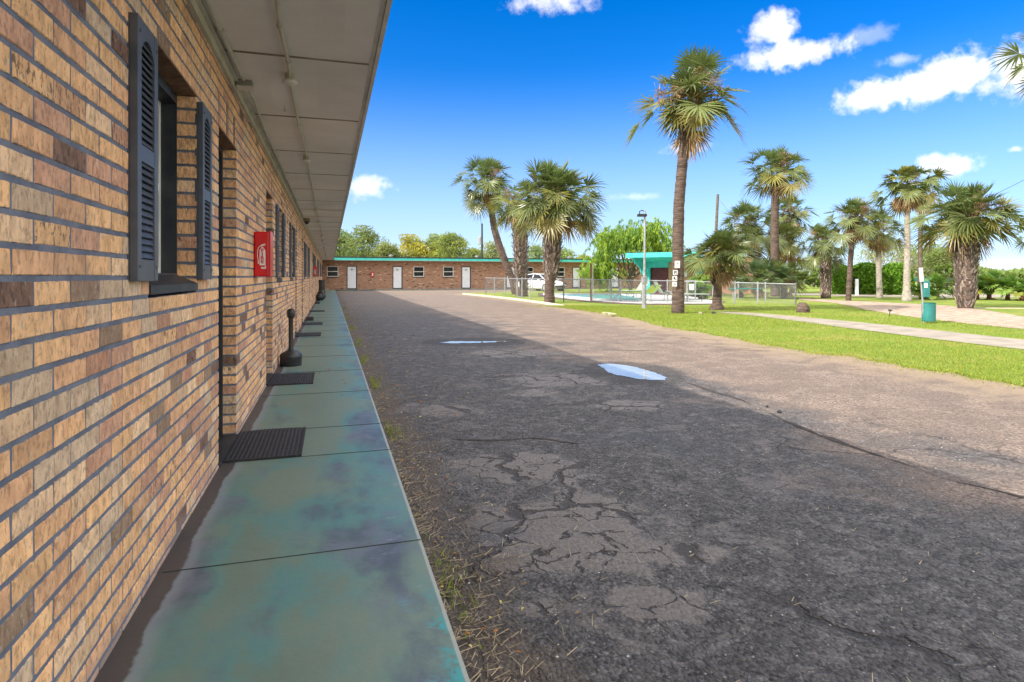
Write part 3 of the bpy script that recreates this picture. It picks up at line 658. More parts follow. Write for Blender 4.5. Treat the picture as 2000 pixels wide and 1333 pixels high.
# building mass behind, roof and soffit
SOF = CAM.z + 1.364; EAVE = .913
b = MB(); b.bb(-8.5, -.30, Y0 - 8, Y1 + 8, -.05, SOF - .01); b.bb(-.30, -.21, Y0 - 8, Y0, 0, SOF - .01); b.build('inner_wall', m_mortar, bld)
b = MB(); b.bb(-9.2, EAVE + .012, Y0 - 8, Y1 + 9, SOF + .05, SOF + .20); b.build('roof', m_roof, bld)
b = MB(); b.bb(EAVE, EAVE + .024, Y0 - 8, Y1 - .9, SOF - .018, SOF + .19); b.bb(EAVE - .03, EAVE - .002, Y0 - 8, Y1 - .9, SOF - .006, SOF + .04)
b.build('fascia', m_white, bld)
b = MB(); yj = [-.5 + 1.485 * k for k in range(-8, 37)]
for a0, a1 in zip(yj[:-1], yj[1:]):
    if a1 > Y1: a1 = Y1
    if a0 >= Y1: break
    nn, mm = 9, 7; base = len(b.v); ph = random.uniform(0, 6); wa = random.uniform(.002, .007) * (1.0 if a0 > 5.5 or a0 < 3.9 else 1.6)
    for q in range(nn + 1):
        for p in range(mm + 1):
            xx = -.25 + (EAVE + .24 - .02) * p / mm; yy = a0 + .008 + (a1 - a0 - .016) * q / nn
            sg = -wa * math.sin(math.pi * q / nn) * (1 + math.sin(xx * 9 + ph)) + random.uniform(-.0006, .0006)
            b.vs([(xx, yy, SOF + sg)])
    b.fs([(base + q * (mm + 1) + p, base + q * (mm + 1) + p + 1, base + (q + 1) * (mm + 1) + p + 1, base + (q + 1) * (mm + 1) + p) for q in range(nn) for p in range(mm)])
b.m = 1
for a0 in yj:
    if a0 < Y1: b.bb(.04, EAVE - .03, a0 - .010, a0 + .012, SOF - .004, SOF + .02)
b.build('soffit', [m_soffit, m_batten], bld)
b = MB(); b.bb(-.004, .022, Y0, Y1, CAM.z + 1.285, SOF - .004, 0); b.bb(.022, .045, Y0, Y1, SOF - .03, SOF - .006)
b.build('trim_board', m_cream, bld)

# windows and doors
def shutter_mb(y0, wd, z0, ht):
    f = MB(); lv = MB(); x0, x1 = .004, .030; st = .042; bt = .075
    mid = z0 + ht * .49; tp = z0 + ht
    f.bb(x0, x1, y0, y0 + st, z0, tp, .003); f.bb(x0, x1, y0 + wd - st, y0 + wd, z0, tp, .003)
    f.bb(x0, x1 - .002, y0 + st, y0 + wd - st, z0, z0 + bt); f.bb(x0, x1 - .002, y0 + st, y0 + wd - st, mid - .028, mid + .028)
    # arched head
    n = 10; ya, yb = y0 + st, y0 + wd - st; poly = [(x1 - .002, ya, tp), (x1 - .002, yb, tp)]
    for k in range(n + 1):
        u = k / n; hgt = .055 + .055 * (abs(2 * u - 1) ** 2.2); poly.append((x1 - .002, yb + (ya - yb) * u, tp - hgt))
    f.extr(poly, (-.022, 0, 0))
    f.bb(x0 - .012, x0, y0, y0 + wd, z0, tp)      # dark backing
    for seg0, seg1 in ((z0 + bt, mid - .028), (mid + .028, tp - .06)):
        z = seg0 + .006; 
        while z < seg1 - .012:
            lv.box(((x0 + x1) / 2 + .001, (ya + yb) / 2, z + .012), (.004, yb - ya, .031), Euler((0, R(-30), 0)).to_matrix()); z += .0245
    for (yy, zz) in ((y0 + st / 2, z0 + .05), (y0 + wd - st / 2, z0 + .05), (y0 + st / 2, tp - .05), (y0 + wd - st / 2, tp - .05)):
        f.lathe_x = None; f.box((x1 + .001, yy, zz), (.006, .010, .010), None, .002)
    return f, lv
SW = .245
wtpl = None
for (ya, yb, c0, c1, kd_) in openings:
    if yb < .3: continue
    z0, z1 = BZ(c0), BZ(c1)
    if kd_ == 'w':
        b = MB(); XB = -.088
        b.bb(-.19, XB, ya - .02, ya + .012, z0, z1); b.bb(-.19, XB, yb - .012, yb + .02, z0, z1); b.bb(-.19, XB, ya + .012, yb - .012, z1 - .05, z1 + .02); b.bb(-.19, XB, ya + .012, yb - .012, z0 - .02, z0 + CH + .02)
        wf = b.build('window', m_dkframe, bld); inv = wf
        def sub(mbx, name, mat, smooth=False):
            o = mbx.build(name, mat, wf, xf=1); return o
        b = MB(); b.bb(-.189, -.18, ya + .012, yb - .012, z0 + CH + .05, z1 - .06); sub(b, 'glass', m_glass)
        sy0, sy1 = ya + .012, yb - .012; sz0, sz1 = z0 + CH + .02, z1 - .05
        b = MB(); b.bb(-.179, -.158, sy0, sy0 + .03, sz0, sz1); b.bb(-.179, -.158, sy1 - .03, sy1, sz0, sz1); b.bb(-.179, -.160, sy0 + .03, sy1 - .03, (sz0 + sz1) / 2 - .018, (sz0 + sz1) / 2 + .018)
        b.bb(-.179, -.160, sy0 + .03, sy1 - .03, sz0, sz0 + .03); b.bb(-.179, -.160, sy0 + .03, sy1 - .03, sz1 - .03, sz1)
        sub(b, 'sash', m_white)
        b = MB(); b.extr([(-.088, ya + .002, z0 + CH + .012), (.006, ya + .002, z0 + .040), (.006, ya + .002, z0 + .006), (-.088, ya + .002, z0 + .006)], (0, yb - ya - .004, 0)); sub(b, 'sill', m_dkframe)
        b = MB(); b.bb(-.088, .001, ya - .01, yb + .01, z1 - .002, z1 + .007); sub(b, 'lintel', m_lintel)
        for y0_ in (ya - SW, yb):
            f, lv = shutter_mb(y0_, SW, z0 + CH - .012, .90)
            sh = MB(); sh.v = f.v + lv.v; sh.c = f.c + lv.c; sh.f = f.f + [tuple(i + len(f.v) for i in q) for q in lv.f]; sh.mi = [0] * len(sh.f)
            sub(sh, 'shutter', m_shut)
    else:
        b = MB(); XB = -.088
        b.bb(-.2, XB, ya - .02, ya + .035, z0, z1); b.bb(-.2, XB, yb - .035, yb + .02, z0, z1); b.bb(-.2, XB, ya + .035, yb - .035, z1 - .04, z1 + .02)
        b.bb(-.205, -.165, ya + .035, yb - .035, z0, z1 - .04)
        for q0, q1 in ((.12, .9), (1.0, 1.85)):
            for s0, s1 in ((.07, .30), (.42, .65)): b.bb(-.165, -.158, ya + s0, ya + s1, z0 + q0, z0 + q1)
        df = b.build('door', m_dkframe, bld)
        b = MB(); b.bb(-.088, .001, ya - .01, yb + .01, z1 - .002, z1 + .010); b.build('lintel', m_lintel, df, xf=1)
        b = MB(); b.tube([(-.166, ya + .09, z0 + .95), (-.150, ya + .09, z0 + .95)], .02, 10); b.tube([(-.15, ya + .09, z0 + .95), (-.14, ya + .10, z0 + .95), (-.14, ya + .17, z0 + .95)], .008, 8); b.build('handle', m_metal, df, xf=1, smooth=True)
        b = MB(); b.bb(-.2, .01, ya + .002, yb - .002, z0 + .001, z0 + .022); b.build('threshold', m_dkframe, df, xf=1)

# conduit pipes, lamps, camera, junction box
def run(pts, name, lab, r=.011):
    b = MB(); b.tube(pts, r, 8)
    for p in pts[1:-1]: b.tube([Vector(p) - Vector((0, .014, 0)), Vector(p) + Vector((0, .014, 0))], r * 1.45, 8)
    o = b.build(name, m_pipe, smooth=False); return tag(o, lab, 'pipe')
zc_ = SOF - .016
pts = [(.44, -1, zc_), (.43, 1.2, zc_), (.425, 2.55, zc_), (.40, 3.1, zc_ - .005), (.385, 3.45, zc_), (.395, 4.0, zc_ - .006), (.385, 4.28, zc_ - .012)]
y = 4.4
while y < 50: pts.append((.385 + random.uniform(-.01, .01), y, zc_ + random.uniform(-.006, .002))); y += random.uniform(1.2, 1.7)
run(pts, 'conduit', 'thin painted conduit pipe feeding the lamps down the middle of the soffit')
run([(.075, -1, zc_), (.07, 1.5, zc_), (.075, 2.7, zc_), (.07, 3.6, zc_), (.078, 4.45, zc_)], 'conduit', 'painted conduit pipe in the corner of wall and soffit, running to the grey junction box', .014)
run([(.085, 4.58, zc_ - .01), (.09, 4.9, zc_), (.07, 6.0, zc_), (.075, 9.0, zc_), (.07, 12, zc_), (.07, 14.6, zc_)], 'conduit', 'thinner conduit pipe beyond the grey junction box, along the top of the wall', .010)
lamps = [(4.28, 'first', 'nearest'), (7.15, 'second', ''), (12.5, 'third', ''), (15.35, 'fourth', ''), (20.7, 'fifth', ''), (23.6, 'sixth', ''), (28.9, 'seventh', ''), (31.8, 'eighth', ''), (37.1, 'ninth', ''), (40.0, 'tenth', '')]
for (yy, od, ex) in lamps:
    e = empty('ceiling_lamp', (.385, yy, SOF)); tag(e, f'small round white lamp under the soffit, the {od} from the camera', 'lamp', 'lamps under the motel soffit')
    b = MB(); b.lathe((.385, yy, SOF - .05), [(0, .05), (.03, .05), (.032, .0), (.0, .0)], 16); b.build('lamp_base', m_cream, e, smooth=False)
    b = MB(); b.lathe((.385, yy, SOF - .075), [(0, -.004), (.04, 0), (.05, .008), (.05, .018), (.04, .026), (0, .027)], 22); b.build('lamp_disc', m_white, e, smooth=True)
e = empty('junction_box', (.075, 4.52, SOF - .02)); tag(e, 'small grey junction box where the wall conduit ends at the soffit', 'junction box')
b = MB(); b.bb(.035, .13, 4.47, 4.56, SOF - .055, SOF - .006, .004); b.build('box', pmat('grey_box', (.25, .25, .23), (.30, .30, .28)), e)
b = MB(); b.bb(.03, .135, 4.464, 4.566, SOF - .062, SOF - .0555); b.build('cover', m_white, e)
e = empty('security_camera', (.10, 14.9, SOF - .02)); tag(e, 'small dark security camera under the soffit near the wall top', 'security camera')
b = MB(); b.bb(.05, .19, 14.82, 15.0, SOF - .07, SOF - .004, .006); b.build('bracket', m_batten, e)
b = MB(); b.lathe((.12, 14.9, SOF - .135), [(0, -.01), (.03, 0), (.05, .03), (.055, .065), (0, .066)], 14); b.build('lens_dome', m_black, e, smooth=True)
b = MB(); b.tube([(.30, 5.05, SOF - .002), (.30, 5.05, SOF - .045)], .002, 6)
b.tube([(.30 + .009 * math.cos(q), 5.05, SOF - .053 + .009 * math.sin(q)) for q in np.linspace(0, 6.2, 12)], .002, 6); o = b.build('ceiling_hook', m_metal); tag(o, 'tiny wire eye hook hanging from the soffit', 'hook')

# text helper
def text_mesh(s, size, ext=.0012):
    cu = bpy.data.curves.new('t', 'FONT'); cu.body = s; cu.size = size; cu.extrude = ext; cu.align_x = 'CENTER'; cu.align_y = 'CENTER'; cu.offset = size * .035
    ob = bpy.data.objects.new('t', cu); col.objects.link(ob); dg = bpy.context.evaluated_depsgraph_get()
    me = bpy.data.meshes.new_from_object(ob.evaluated_get(dg)); bpy.data.objects.remove(ob); return me
# fire extinguisher cabinets on the wall
def firebox(y, lab, detail=True):
    e = empty('fire_extinguisher_cabinet', (.07, y, 1.25)); tag(e, lab, 'fire cabinet', 'red fire extinguisher cabinets')
    z0, z1 = CAM.z - .003, CAM.z + .395
    b = MB(); b.bb(.003, .128, y, y + .235, z0, z1, .012); b.bb(.126, .142, y - .006, y + .241, z0 - .004, z1 + .006, .007)
    b.build('cabinet_body', m_red, e)
    # print on the side that faces down the walkway: an extinguisher outline with FIRE in it
    cx = .068; yy = y - .0012; zc = (z0 + z1) / 2 - .015
    b = MB()
    def P(pl): b.extr([(cx + u, yy, zc + v_) for u, v_ in pl], (0, .004, 0))
    P([(-.006, -.115), (.034, -.115), (.034, -.088), (.024, -.088), (.024, -.1), (-.006, -.1)])
    P([(-.018, -.085), (.030, -.085), (.030, .048), (.018, .066), (-.006, .066), (-.018, .048)])
    P([(-.004, .066), (.012, .066), (.012, .078), (-.004, .078)])
    P([(-.012, .080), (.032, .094), (.036, .100), (.014, .096), (.034, .112), (.012, .104), (-.012, .092)])
    pts = [(cx - .008, yy + .001, zc + .085), (cx - .026, yy + .001, zc + .075), (cx - .035, yy + .001, zc + .045), (cx - .036, yy + .001, zc - .0), (cx - .030, yy + .001, zc - .04), (cx - .028, yy + .001, zc - .07)]
    b.tube(pts, [.0025, .003, .003, .003, .003, .005], 6)
    pr = b.build('extinguisher_print', m_whitepr, e)
    for k, ch in enumerate('FIRE'):
        me = text_mesh(ch, .050); me.materials.append(m_red)
        o = bpy.data.objects.new('letter', me); col.objects.link(o); o.parent = pr
        o.rotation_euler = (R(90), 0, 0); o.location = Vector((cx + .005, yy - .0008, zc + .046 - k * .033)); o.scale = (.95, .80, 1)
    if not detail: pass
    return e
firebox(5.70, 'red wall cabinet with white FIRE extinguisher print, nearest on the brick wall')
firebox(24.9, 'red fire cabinet farther along the brick wall, above the drum')

# door mats and other things on the walkway
def ribbed_mat(yc, lab, wd=.74, dp=.46, x0=.01, ribs=True, curl=0.0):
    b = MB(); n = 34; prof = []
    for k in range(n + 1):
        x = x0 + dp * k / n
        prof.append((x, .010 + (.0035 if k % 2 else 0)))
    m = 16; base = len(b.v)
    for q in range(m + 1):
        y = yc - wd / 2 + wd * q / m
        for (x, h) in prof:
            bnd = curl * (math.sin((x - x0) / dp * 3.1) * .3 * (q / m) ** 2)
            b.vs([(x + random.uniform(-.0006, .0006), y, WK + h + bnd)])
    N_ = n + 1
    b.fs([(base + q * N_ + k, base + q * N_ + k + 1, base + (q + 1) * N_ + k + 1, base + (q + 1) * N_ + k) for q in range(m) for k in range(n)])
    b.bb(x0, x0 + dp, yc - wd / 2, yc + wd / 2, WK + .0012, WK + .0095)
    b.bb(x0 + dp - .012, x0 + dp, yc - wd / 2, yc + wd / 2, WK + .0096, WK + .0145); b.bb(x0, x0 + dp, yc - wd / 2, yc - wd / 2 + .01, WK + .0096, WK + .0146)
    o = b.build('door_mat', m_rubber); tag(o, lab, 'mat', 'black ribbed mats outside the motel doors'); return o
ords = ['nearest', 'second', 'third', 'fourth', 'fifth', 'sixth']
for k, yc in enumerate([4.43, 7.15, 12.5, 15.35, 20.9]):
    ribbed_mat(yc, f'black ribbed rubber door mat on the green walkway, {ords[k]} from the camera', curl=.02 if k == 0 else .0)
# cigarette receptacle
ax, ay = .158, 8.27
e = empty('ash_receptacle', (ax, ay, WK)); tag(e, 'black smoking receptacle with round base and tall neck beside the brick wall', 'ash bin')
b = MB(); b.lathe((ax, ay, WK), [(0, 0), (.128, 0), (.134, .01), (.136, .10), (.139, .11), (.139, .13), (.132, .15), (.09, .178), (.045, .197), (.040, .20)], 32); b.build('base', m_black, e, smooth=True)
b = MB(); b.lathe((ax, ay, WK + .195), [(.034, 0), (.030, .05), (.029, .40), (.034, .43)], 20); b.build('neck', m_black, e, smooth=True)
b = MB(); b.lathe((ax, ay, WK + .615), [(.034, 0), (.046, .012), (.050, .04), (.050, .085), (.044, .108), (.028, .12), (0, .123)], 22)
hd = b.build('head', m_black, e, smooth=True)
b = MB(); b.lathe((0, 0, 0), [(0, 0), (.014, 0), (.014, .006), (.011, .007), (.011, .003), (0, .003)], 14); o = b.build('opening', m_rubber, hd, xf=1); o.location = (ax + .012, ay - .050, WK + .67); o.rotation_euler = (R(90), 0, 0)
# small black blocks and the things at the walkway's end
def block(y, lab, s=1.0):
    b = MB(); b.bb(.03, .03 + .20 * s, y, y + .30, WK, WK + .085, .01); b.bb(.045, .015 + .20 * s, y + .015, y + .285, WK + .085, WK + .098, .004)
    o = b.build('black_box', m_black); tag(o, lab, 'box', 'small black boxes by the wall')
block(16.4, 'low black box on the walkway by the wall, the nearer of two')
block(26.3, 'low black box by the wall, the farther of two, before the black bundle')
e = empty('black_bundle', (.12, 30, WK)); tag(e, 'low rounded black bundle with pale bands lying on the walkway by the wall', 'bundle')
b = MB(); bd = MB()
for (x, y, z, r_, l_) in [(.14, 29.6, .17, .16, .20), (.26, 30.2, .16, .15, .22), (.22, 30.9, .30, .17, .22)]:
    prof = [(0, -l_), (r_ * .7, -l_ * .95), (r_, -l_ * .5), (r_, l_ * .5), (r_ * .7, l_ * .95), (0, l_)]
    t_ = MB(); t_.lathe((0, 0, 0), prof, 18); M_ = Euler((R(70), 0, R(25))).to_matrix(); i = b.vs([M_ @ Vector(p) + Vector((x, y, WK + z)) for p in t_.v]); b.fs([tuple(i + k for k in f) for f in t_.f])
    t_ = MB(); t_.lathe((0, 0, 0), [(r_ * 1.015, -.02), (r_ * 1.02, .02)], 18); i = bd.vs([M_ @ Vector(p) + Vector((x, y, WK + z)) for p in t_.v]); bd.fs([tuple(i + k for k in f) for f in t_.f])
b.build('rolls', m_black, e, smooth=True); bd.build('bands', m_metal, e)
dx_, dy_ = .20, 35.4
e = empty('standing_drum', (dx_, dy_, WK)); tag(e, 'dark upright drum on crossed folding legs at the far end of the walkway', 'drum')
b = MB(); b.lathe((dx_, dy_, WK + .25), [(0, 0), (.15, 0), (.17, .06), (.165, .12), (.16, .5), (.185, .66), (.185, .70), (.16, .70), (.15, .66), (0, .64)], 22); b.build('drum', pmat('dark_grey_plastic', (.03, .032, .034), (.05, .05, .052)), e, smooth=True)
for s_ in (-1, 1):
    b = MB(); b.tube([(dx_ - .34, dy_ + .2 * s_, WK + .52), (dx_ + .22, dy_ + .2 * s_, WK)], .012, 6); b.build('leg', m_black, e)
    b = MB(); b.tube([(dx_ + .20, dy_ + .2 * s_, WK + .28), (dx_ - .20, dy_ + .2 * s_, WK)], .012, 6); b.build('leg', m_black, e)

# ---------------------------------------------------------------- far wing of the motel
def wx(px, Y=WALL_END):
    xn = (px - 1000) / FPX; return CAM.x + Y * (xn * math.cos(TH) + math.sin(TH)) / (math.cos(TH) - xn * math.sin(TH))
wing = empty('motel_building', (12, WALL_END, 0)); tag(wing, 'low red brick motel wing with white doors and a turquoise fascia across the far end', 'building')
WX1 = 44.0; FS = CAM.z + 1.38
b = MB(); b.bb(-8, WX1, WALL_END, WALL_END + 8, -.05, FS + .05); b.build('wall', m_wing, wing)
b = MB(); b.bb(EAVE + .03, WX1 + .6, WALL_END - .92, WALL_END + 8.6, FS + .02, FS + .24); b.build('roof', m_roof, wing)
b = MB(); b.bb(EAVE + .03, WX1 + .6, WALL_END - .95, WALL_END - .925, FS, FS + .205); b.build('fascia', m_tealp, wing)
b = MB(); b.bb(EAVE + .03, WX1 + .62, WALL_END - .97, WALL_END - .9, FS + .24, FS + .31); b.build('roof_edge', m_roof, wing)
b = MB(); b.bb(EAVE + .03, WX1 + .6, WALL_END - .92, WALL_END - .01, FS - .02, FS + .01); b.build('soffit', m_soffit, wing)
for px in (760, 935, 1140):
    b = MB(); c0 = pix(px, 502, 58); b.lathe((c0.x, WALL_END + 3, FS + .24), [(.12, 0), (.12, .25), (.2, .28), (.2, .36), (0, .42)], 12); b.build('roof_vent', m_metal, wing)
ZD = .10
def wdoor(p0, p1):
    x0, x1 = wx(p0), wx(p1); x1 = x0 + max(.86, min(1.0, x1 - x0)); Y = WALL_END
    b = MB(); b.bb(x0, x0 + .06, Y - .035, Y, ZD, 2.16); b.bb(x1 - .09, x1, Y - .035, Y, ZD, 2.16); b.bb(x0 + .06, x1 - .09, Y - .035, Y, 2.08, 2.16); b.bb(x0 + .06, x1 - .09, Y - .03, Y, ZD, ZD + .1)
    fr = b.build('door', m_dkframe, wing)
    b = MB(); b.bb(x0 + .06, x1 - .09, Y - .022, Y, ZD + .1, 2.08)
    d = b.build('door_panel', m_door, fr, xf=1)
    b = MB(); b.bb((x0 + x1) / 2 - .10, (x0 + x1) / 2 + .06, Y - .028, Y - .023, 1.76, 1.88); b.build('number_plate', pmat('grey_plate', (.25, .27, .28)), fr, xf=1)
    b = MB(); b.lathe((x0 + .13, Y - .06, 1.05), [(0, 0), (.03, .01), (.03, .05), (0, .06)], 8); b.build('handle', m_metal, fr, xf=1)
def wwin(p0, p1):
    x0, x1 = wx(p0), wx(p1); x1 = x0 + max(.95, min(1.06, x1 - x0)); Y = WALL_END; z0, z1 = 1.20, 2.12; t_ = .055
    b = MB(); b.bb(x0, x0 + t_, Y - .04, Y, z0, z1); b.bb(x1 - t_, x1, Y - .04, Y, z0, z1); b.bb(x0 + t_, x1 - t_, Y - .04, Y, z1 - t_, z1); b.bb(x0 + t_, x1 - t_, Y - .04, Y, z0, z0 + t_ * 1.2); b.bb(x0 + t_, x1 - t_, Y - .042, Y, (z0 + z1) / 2 - .03, (z0 + z1) / 2 + .03)
    f = b.build('window', m_white, wing)
    b = MB(); b.bb(x0 + t_, x1 - t_, Y - .02, Y, z0 + t_, z1 - t_); b.build('pane', m_glass, f, xf=1)
    b = MB(); b.bb(x0 - .03, x1 + .03, Y - .06, Y, z0 - .07, z0 - .002); b.build('sill', m_dkframe, f, xf=1)
for f in wing.children: pass
for p in [(677.5, 696), (767, 786), (901.5, 919.5), (988.5, 1006), (1118, 1134), (1193, 1208), (1286, 1300), (1395, 1410)]: wdoor(*p)
for p in [(638.5, 658.5), (807.5, 827.5), (865.5, 884.5), (1023, 1041), (1084.5, 1101.5), (1226, 1241), (1260, 1275), (1330, 1345)]: wwin(*p)
e = empty('fire_extinguisher_cabinet', (wx(727), WALL_END - .1, 1.3)); tag(e, 'small red fire cabinet on the far red brick wing between two white doors', 'fire cabinet', 'red fire extinguisher cabinets')
b = MB(); b.bb(wx(724.5), wx(730), WALL_END - .14, WALL_END - .002, 1.18, 1.64, .015); b.build('cabinet_body', m_red, e)
b = MB(); b.bb(wx(726.2), wx(728.4), WALL_END - .146, WALL_END - .1405, 1.27, 1.52); b.build('label_plate', m_whitepr, e)
for o in list(col.objects):
    if o.parent is not None and o.parent.parent is not None: pass

# ---------------------------------------------------------------- vegetation
def leafmesh(name, P, size, mat, parent, cvar=None, elong=1.6, droop=0.0, base=None):
    n = len(P); P = np.asarray(P, dtype=float); sz = np.asarray(size) * rng.uniform(.7, 1.35, n)
    d = rng.normal(0, 1, (n, 3)); d[:, 2] -= droop * 3; d /= np.linalg.norm(d, axis=1)[:, None]
    e = rng.normal(0, 1, (n, 3)); e -= (e * d).sum(1)[:, None] * d; e /= np.linalg.norm(e, axis=1)[:, None]
    V = np.zeros((n, 4, 3)); V[:, 0] = P - d * (sz * elong / 2)[:, None]; V[:, 1] = P + e * (sz / 2)[:, None]; V[:, 2] = P + d * (sz * elong / 2)[:, None]; V[:, 3] = P - e * (sz / 2)[:, None]
    me = bpy.data.meshes.new(name); me.vertices.add(n * 4); me.vertices.foreach_set('co', V.ravel()); me.loops.add(n * 4); me.loops.foreach_set('vertex_index', np.arange(n * 4))
    me.polygons.add(n); me.polygons.foreach_set('loop_start', np.arange(n) * 4); me.polygons.foreach_set('loop_total', np.full(n, 4)); me.update()
    if cvar is None: cvar = np.ones((n, 3))
    C = np.ones((n, 4, 4)); C[:, :, :3] = (cvar * rng.uniform(.75, 1.25, n)[:, None])[:, None, :]
    at = me.color_attributes.new('vc', 'FLOAT_COLOR', 'POINT'); at.data.foreach_set('color', C.astype(np.float32).ravel()); me.materials.append(mat)
    o = bpy.data.objects.new(name, me); col.objects.link(o); o.parent = parent
    if '_org' in parent: o.location = -Vector(parent['_org'])
    return o
def broad_tree(name, px, ytop, zc, wpx, label, group, n=3500, lsz=.2, tint=(1, 1, 1), zb=0.0, trunk=True, open_=.5, mat=None, clumps=16, hmin=.25, cat='tree', tint2=None):
    base = pix(px, HZ, zc); base.z = zb; top = (HZ - ytop) / FPX * zc + CAM.z; H = top - zb; rx = wpx / FPX * zc
    e = empty(name, base); tag(e, label, cat, group)
    P = []; C = []; br = MB(); r0 = max(.05, H * .022)
    hub = Vector((base.x, base.y, zb + H * hmin)); 
    if trunk: br.tube([base, base + Vector((random.uniform(-.1, .1), 0, H * hmin * .5)), hub], [r0 * 1.3, r0, r0 * .8], 8)
    for k in range(clumps):
        a = k * 2.4 + random.uniform(-.3, .3); u = (k + .5) / clumps; rr = rx * math.sqrt(random.uniform(.05, 1)) * math.sin(math.pi * (.18 + .72 * u)) * 1.0
        hz = hmin + (1 - hmin) * (.12 + .80 * u); cpos = Vector((base.x + math.cos(a) * rr, base.y + math.sin(a) * rr * .7, zb + H * hz * random.uniform(.93, 1.02)))
        cr = H * random.uniform(.085, .15) * (1.2 - .4 * u)
        m_ = int(n / clumps); g_ = rng.normal(0, 1, (m_, 3)); g_ /= np.linalg.norm(g_, axis=1)[:, None]; rad = cr * rng.uniform(.25, 1.0, m_) ** open_ * rng.uniform(.75, 1.25, m_)
        q = g_ * rad[:, None] * np.array([1.45, 1.2, .85]) + np.array(cpos); q[:, 2] = np.minimum(q[:, 2], zb + H)
        P.append(q); tt = np.array(tint if (tint2 is None or random.random() < .6) else tint2) * random.uniform(.75, 1.25); C.append(np.tile(tt, (m_, 1)))
        if trunk:
            mid = hub.lerp(cpos, .5) + Vector((random.uniform(-.2, .2), random.uniform(-.2, .2), -H * .03)); br.tube([hub, mid, cpos], [r0 * .55, r0 * .32, r0 * .1], 5, cap=False)
            for z in range(3):
                v_ = Vector(rng.normal(0, 1, 3)) * cr * .7; br.tube([mid.lerp(cpos, .6), cpos + v_], [r0 * .14, r0 * .05], 4, cap=False)
    if trunk: br.build('trunk', m_wood, e)
    leafmesh('crown', np.concatenate(P), lsz, mat or m_leaf, e, np.concatenate(C))
    return e
# trees behind the wing
bt = [(668, 447, 80, 34, 'feathery green tree at the left end of the row behind the wing, beside the soffit', (.8, .95, .9), (1.0, 1.0, .8)),
      (712, 441, 78, 36, 'tallest airy green tree behind the wing, above its first white door', (.85, .92, .9), (1.1, 1.1, 1)),
      (757, 474, 76, 30, 'low dense green tree behind the wing, left of the yellow tinged tree', (1.0, .95, .8), None),
      (806, 459, 80, 40, 'yellow tinged tree behind the wing, above the middle white door', (1.8, 1.35, .6), (1.3, 1.15, .7)),
      (852, 456, 82, 30, 'light green tree behind the wing, just right of the yellow tinged tree', (1.2, 1.2, .9), (1.4, 1.3, .8)),
      (884, 451, 79, 32, 'upright light green tree behind the wing, left of the black utility pole', (1.15, 1.2, .9), (1.3, 1.2, .8)),
      (925, 482, 84, 26, 'small green tree behind the wing at the foot of the black utility pole', (1.2, 1.15, .9), None),
      (962, 470, 88, 30, 'thin pale tree behind the wing, seen left of the leaning palm trunk', (1.3, 1.2, 1.2), None),
      (1048, 474, 90, 34, 'pale green tree behind the wing, seen between the two shaggy palm trunks', (1.1, 1.15, 1.0), None),
      (1102, 484, 88, 26, 'low green tree behind the wing, right of the shaggy round palm', (1.1, 1.15, .9), None),
      (1140, 497, 84, 24, 'low green tree behind the wing, left of the weeping tree', (1.3, 1.2, .8), None)]
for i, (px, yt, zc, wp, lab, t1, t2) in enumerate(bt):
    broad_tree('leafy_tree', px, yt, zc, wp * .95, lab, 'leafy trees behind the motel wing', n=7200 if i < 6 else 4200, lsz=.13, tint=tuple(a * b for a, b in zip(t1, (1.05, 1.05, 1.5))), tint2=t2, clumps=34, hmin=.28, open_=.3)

def weeping(name, px, py, zc, hpx, label):
    base = gnd(px, py); zc = depth(py); e = empty(name, base); tag(e, label, 'tree'); br = MB(); P = []; C = []
    s = zc / FPX
    def W(x, y, d=0): 
        p = pix(x, y, zc + d); return p
    limbs = [((1228, 545), (1200, 500), (1180, 465), -1), ((1226, 540), (1190, 520), (1165, 508), .6), ((1230, 540), (1222, 490), (1228, 452), .8), ((1232, 540), (1255, 480), (1272, 455), 1.5), ((1232, 540), (1270, 500), (1300, 475), -.6), ((1228, 545), (1240, 500), (1248, 446), -1.2), ((1226, 545), (1210, 480), (1196, 462), 1.4), ((1226, 550), (1195, 535), (1150, 530), -.8), ((1235, 545), (1280, 510), (1310, 500), 1.0), ((1230, 540), (1262, 470), (1290, 448), .3)]
    for (a, m_, t_, d) in limbs:
        br.tube([base, W(*a), W(m_[0], m_[1], d * .5), W(t_[0], t_[1], d)], [.13, .10, .06, .02], 6, cap=False)
        for k in range(85):
            u = random.uniform(.2, 1.08); q = W(m_[0], m_[1], d * .5).lerp(W(t_[0], t_[1], d), u) + Vector(rng.normal(0, .42, 3)); q.z += .1
            dirx = Vector(rng.normal(0, 1, 3)); dirx.z = 0; dirx.normalize(); Ls = random.uniform(.8, 1.7)
            tn = (.85, 1.0, .5) if random.random() < .55 else (.5, .72, .5)
            for j in range(30):
                v_ = j / 29; pp = q + dirx * (Ls * .45 * math.sin(v_ * 1.5)) + Vector((0, 0, Ls * (.22 * v_ - .85 * v_ * v_))); P.append(tuple(pp + Vector(rng.normal(0, .05, 3)))); C.append(tn)
    br.build('trunk', m_wood, e); leafmesh('crown', P, .075, m_leaf, e, np.array(C) * 1.5, elong=3.2, droop=.9)
weeping('weeping_tree', 1232, 570.5, 48, 0, 'weeping bright green tree behind the turquoise pool cabana')

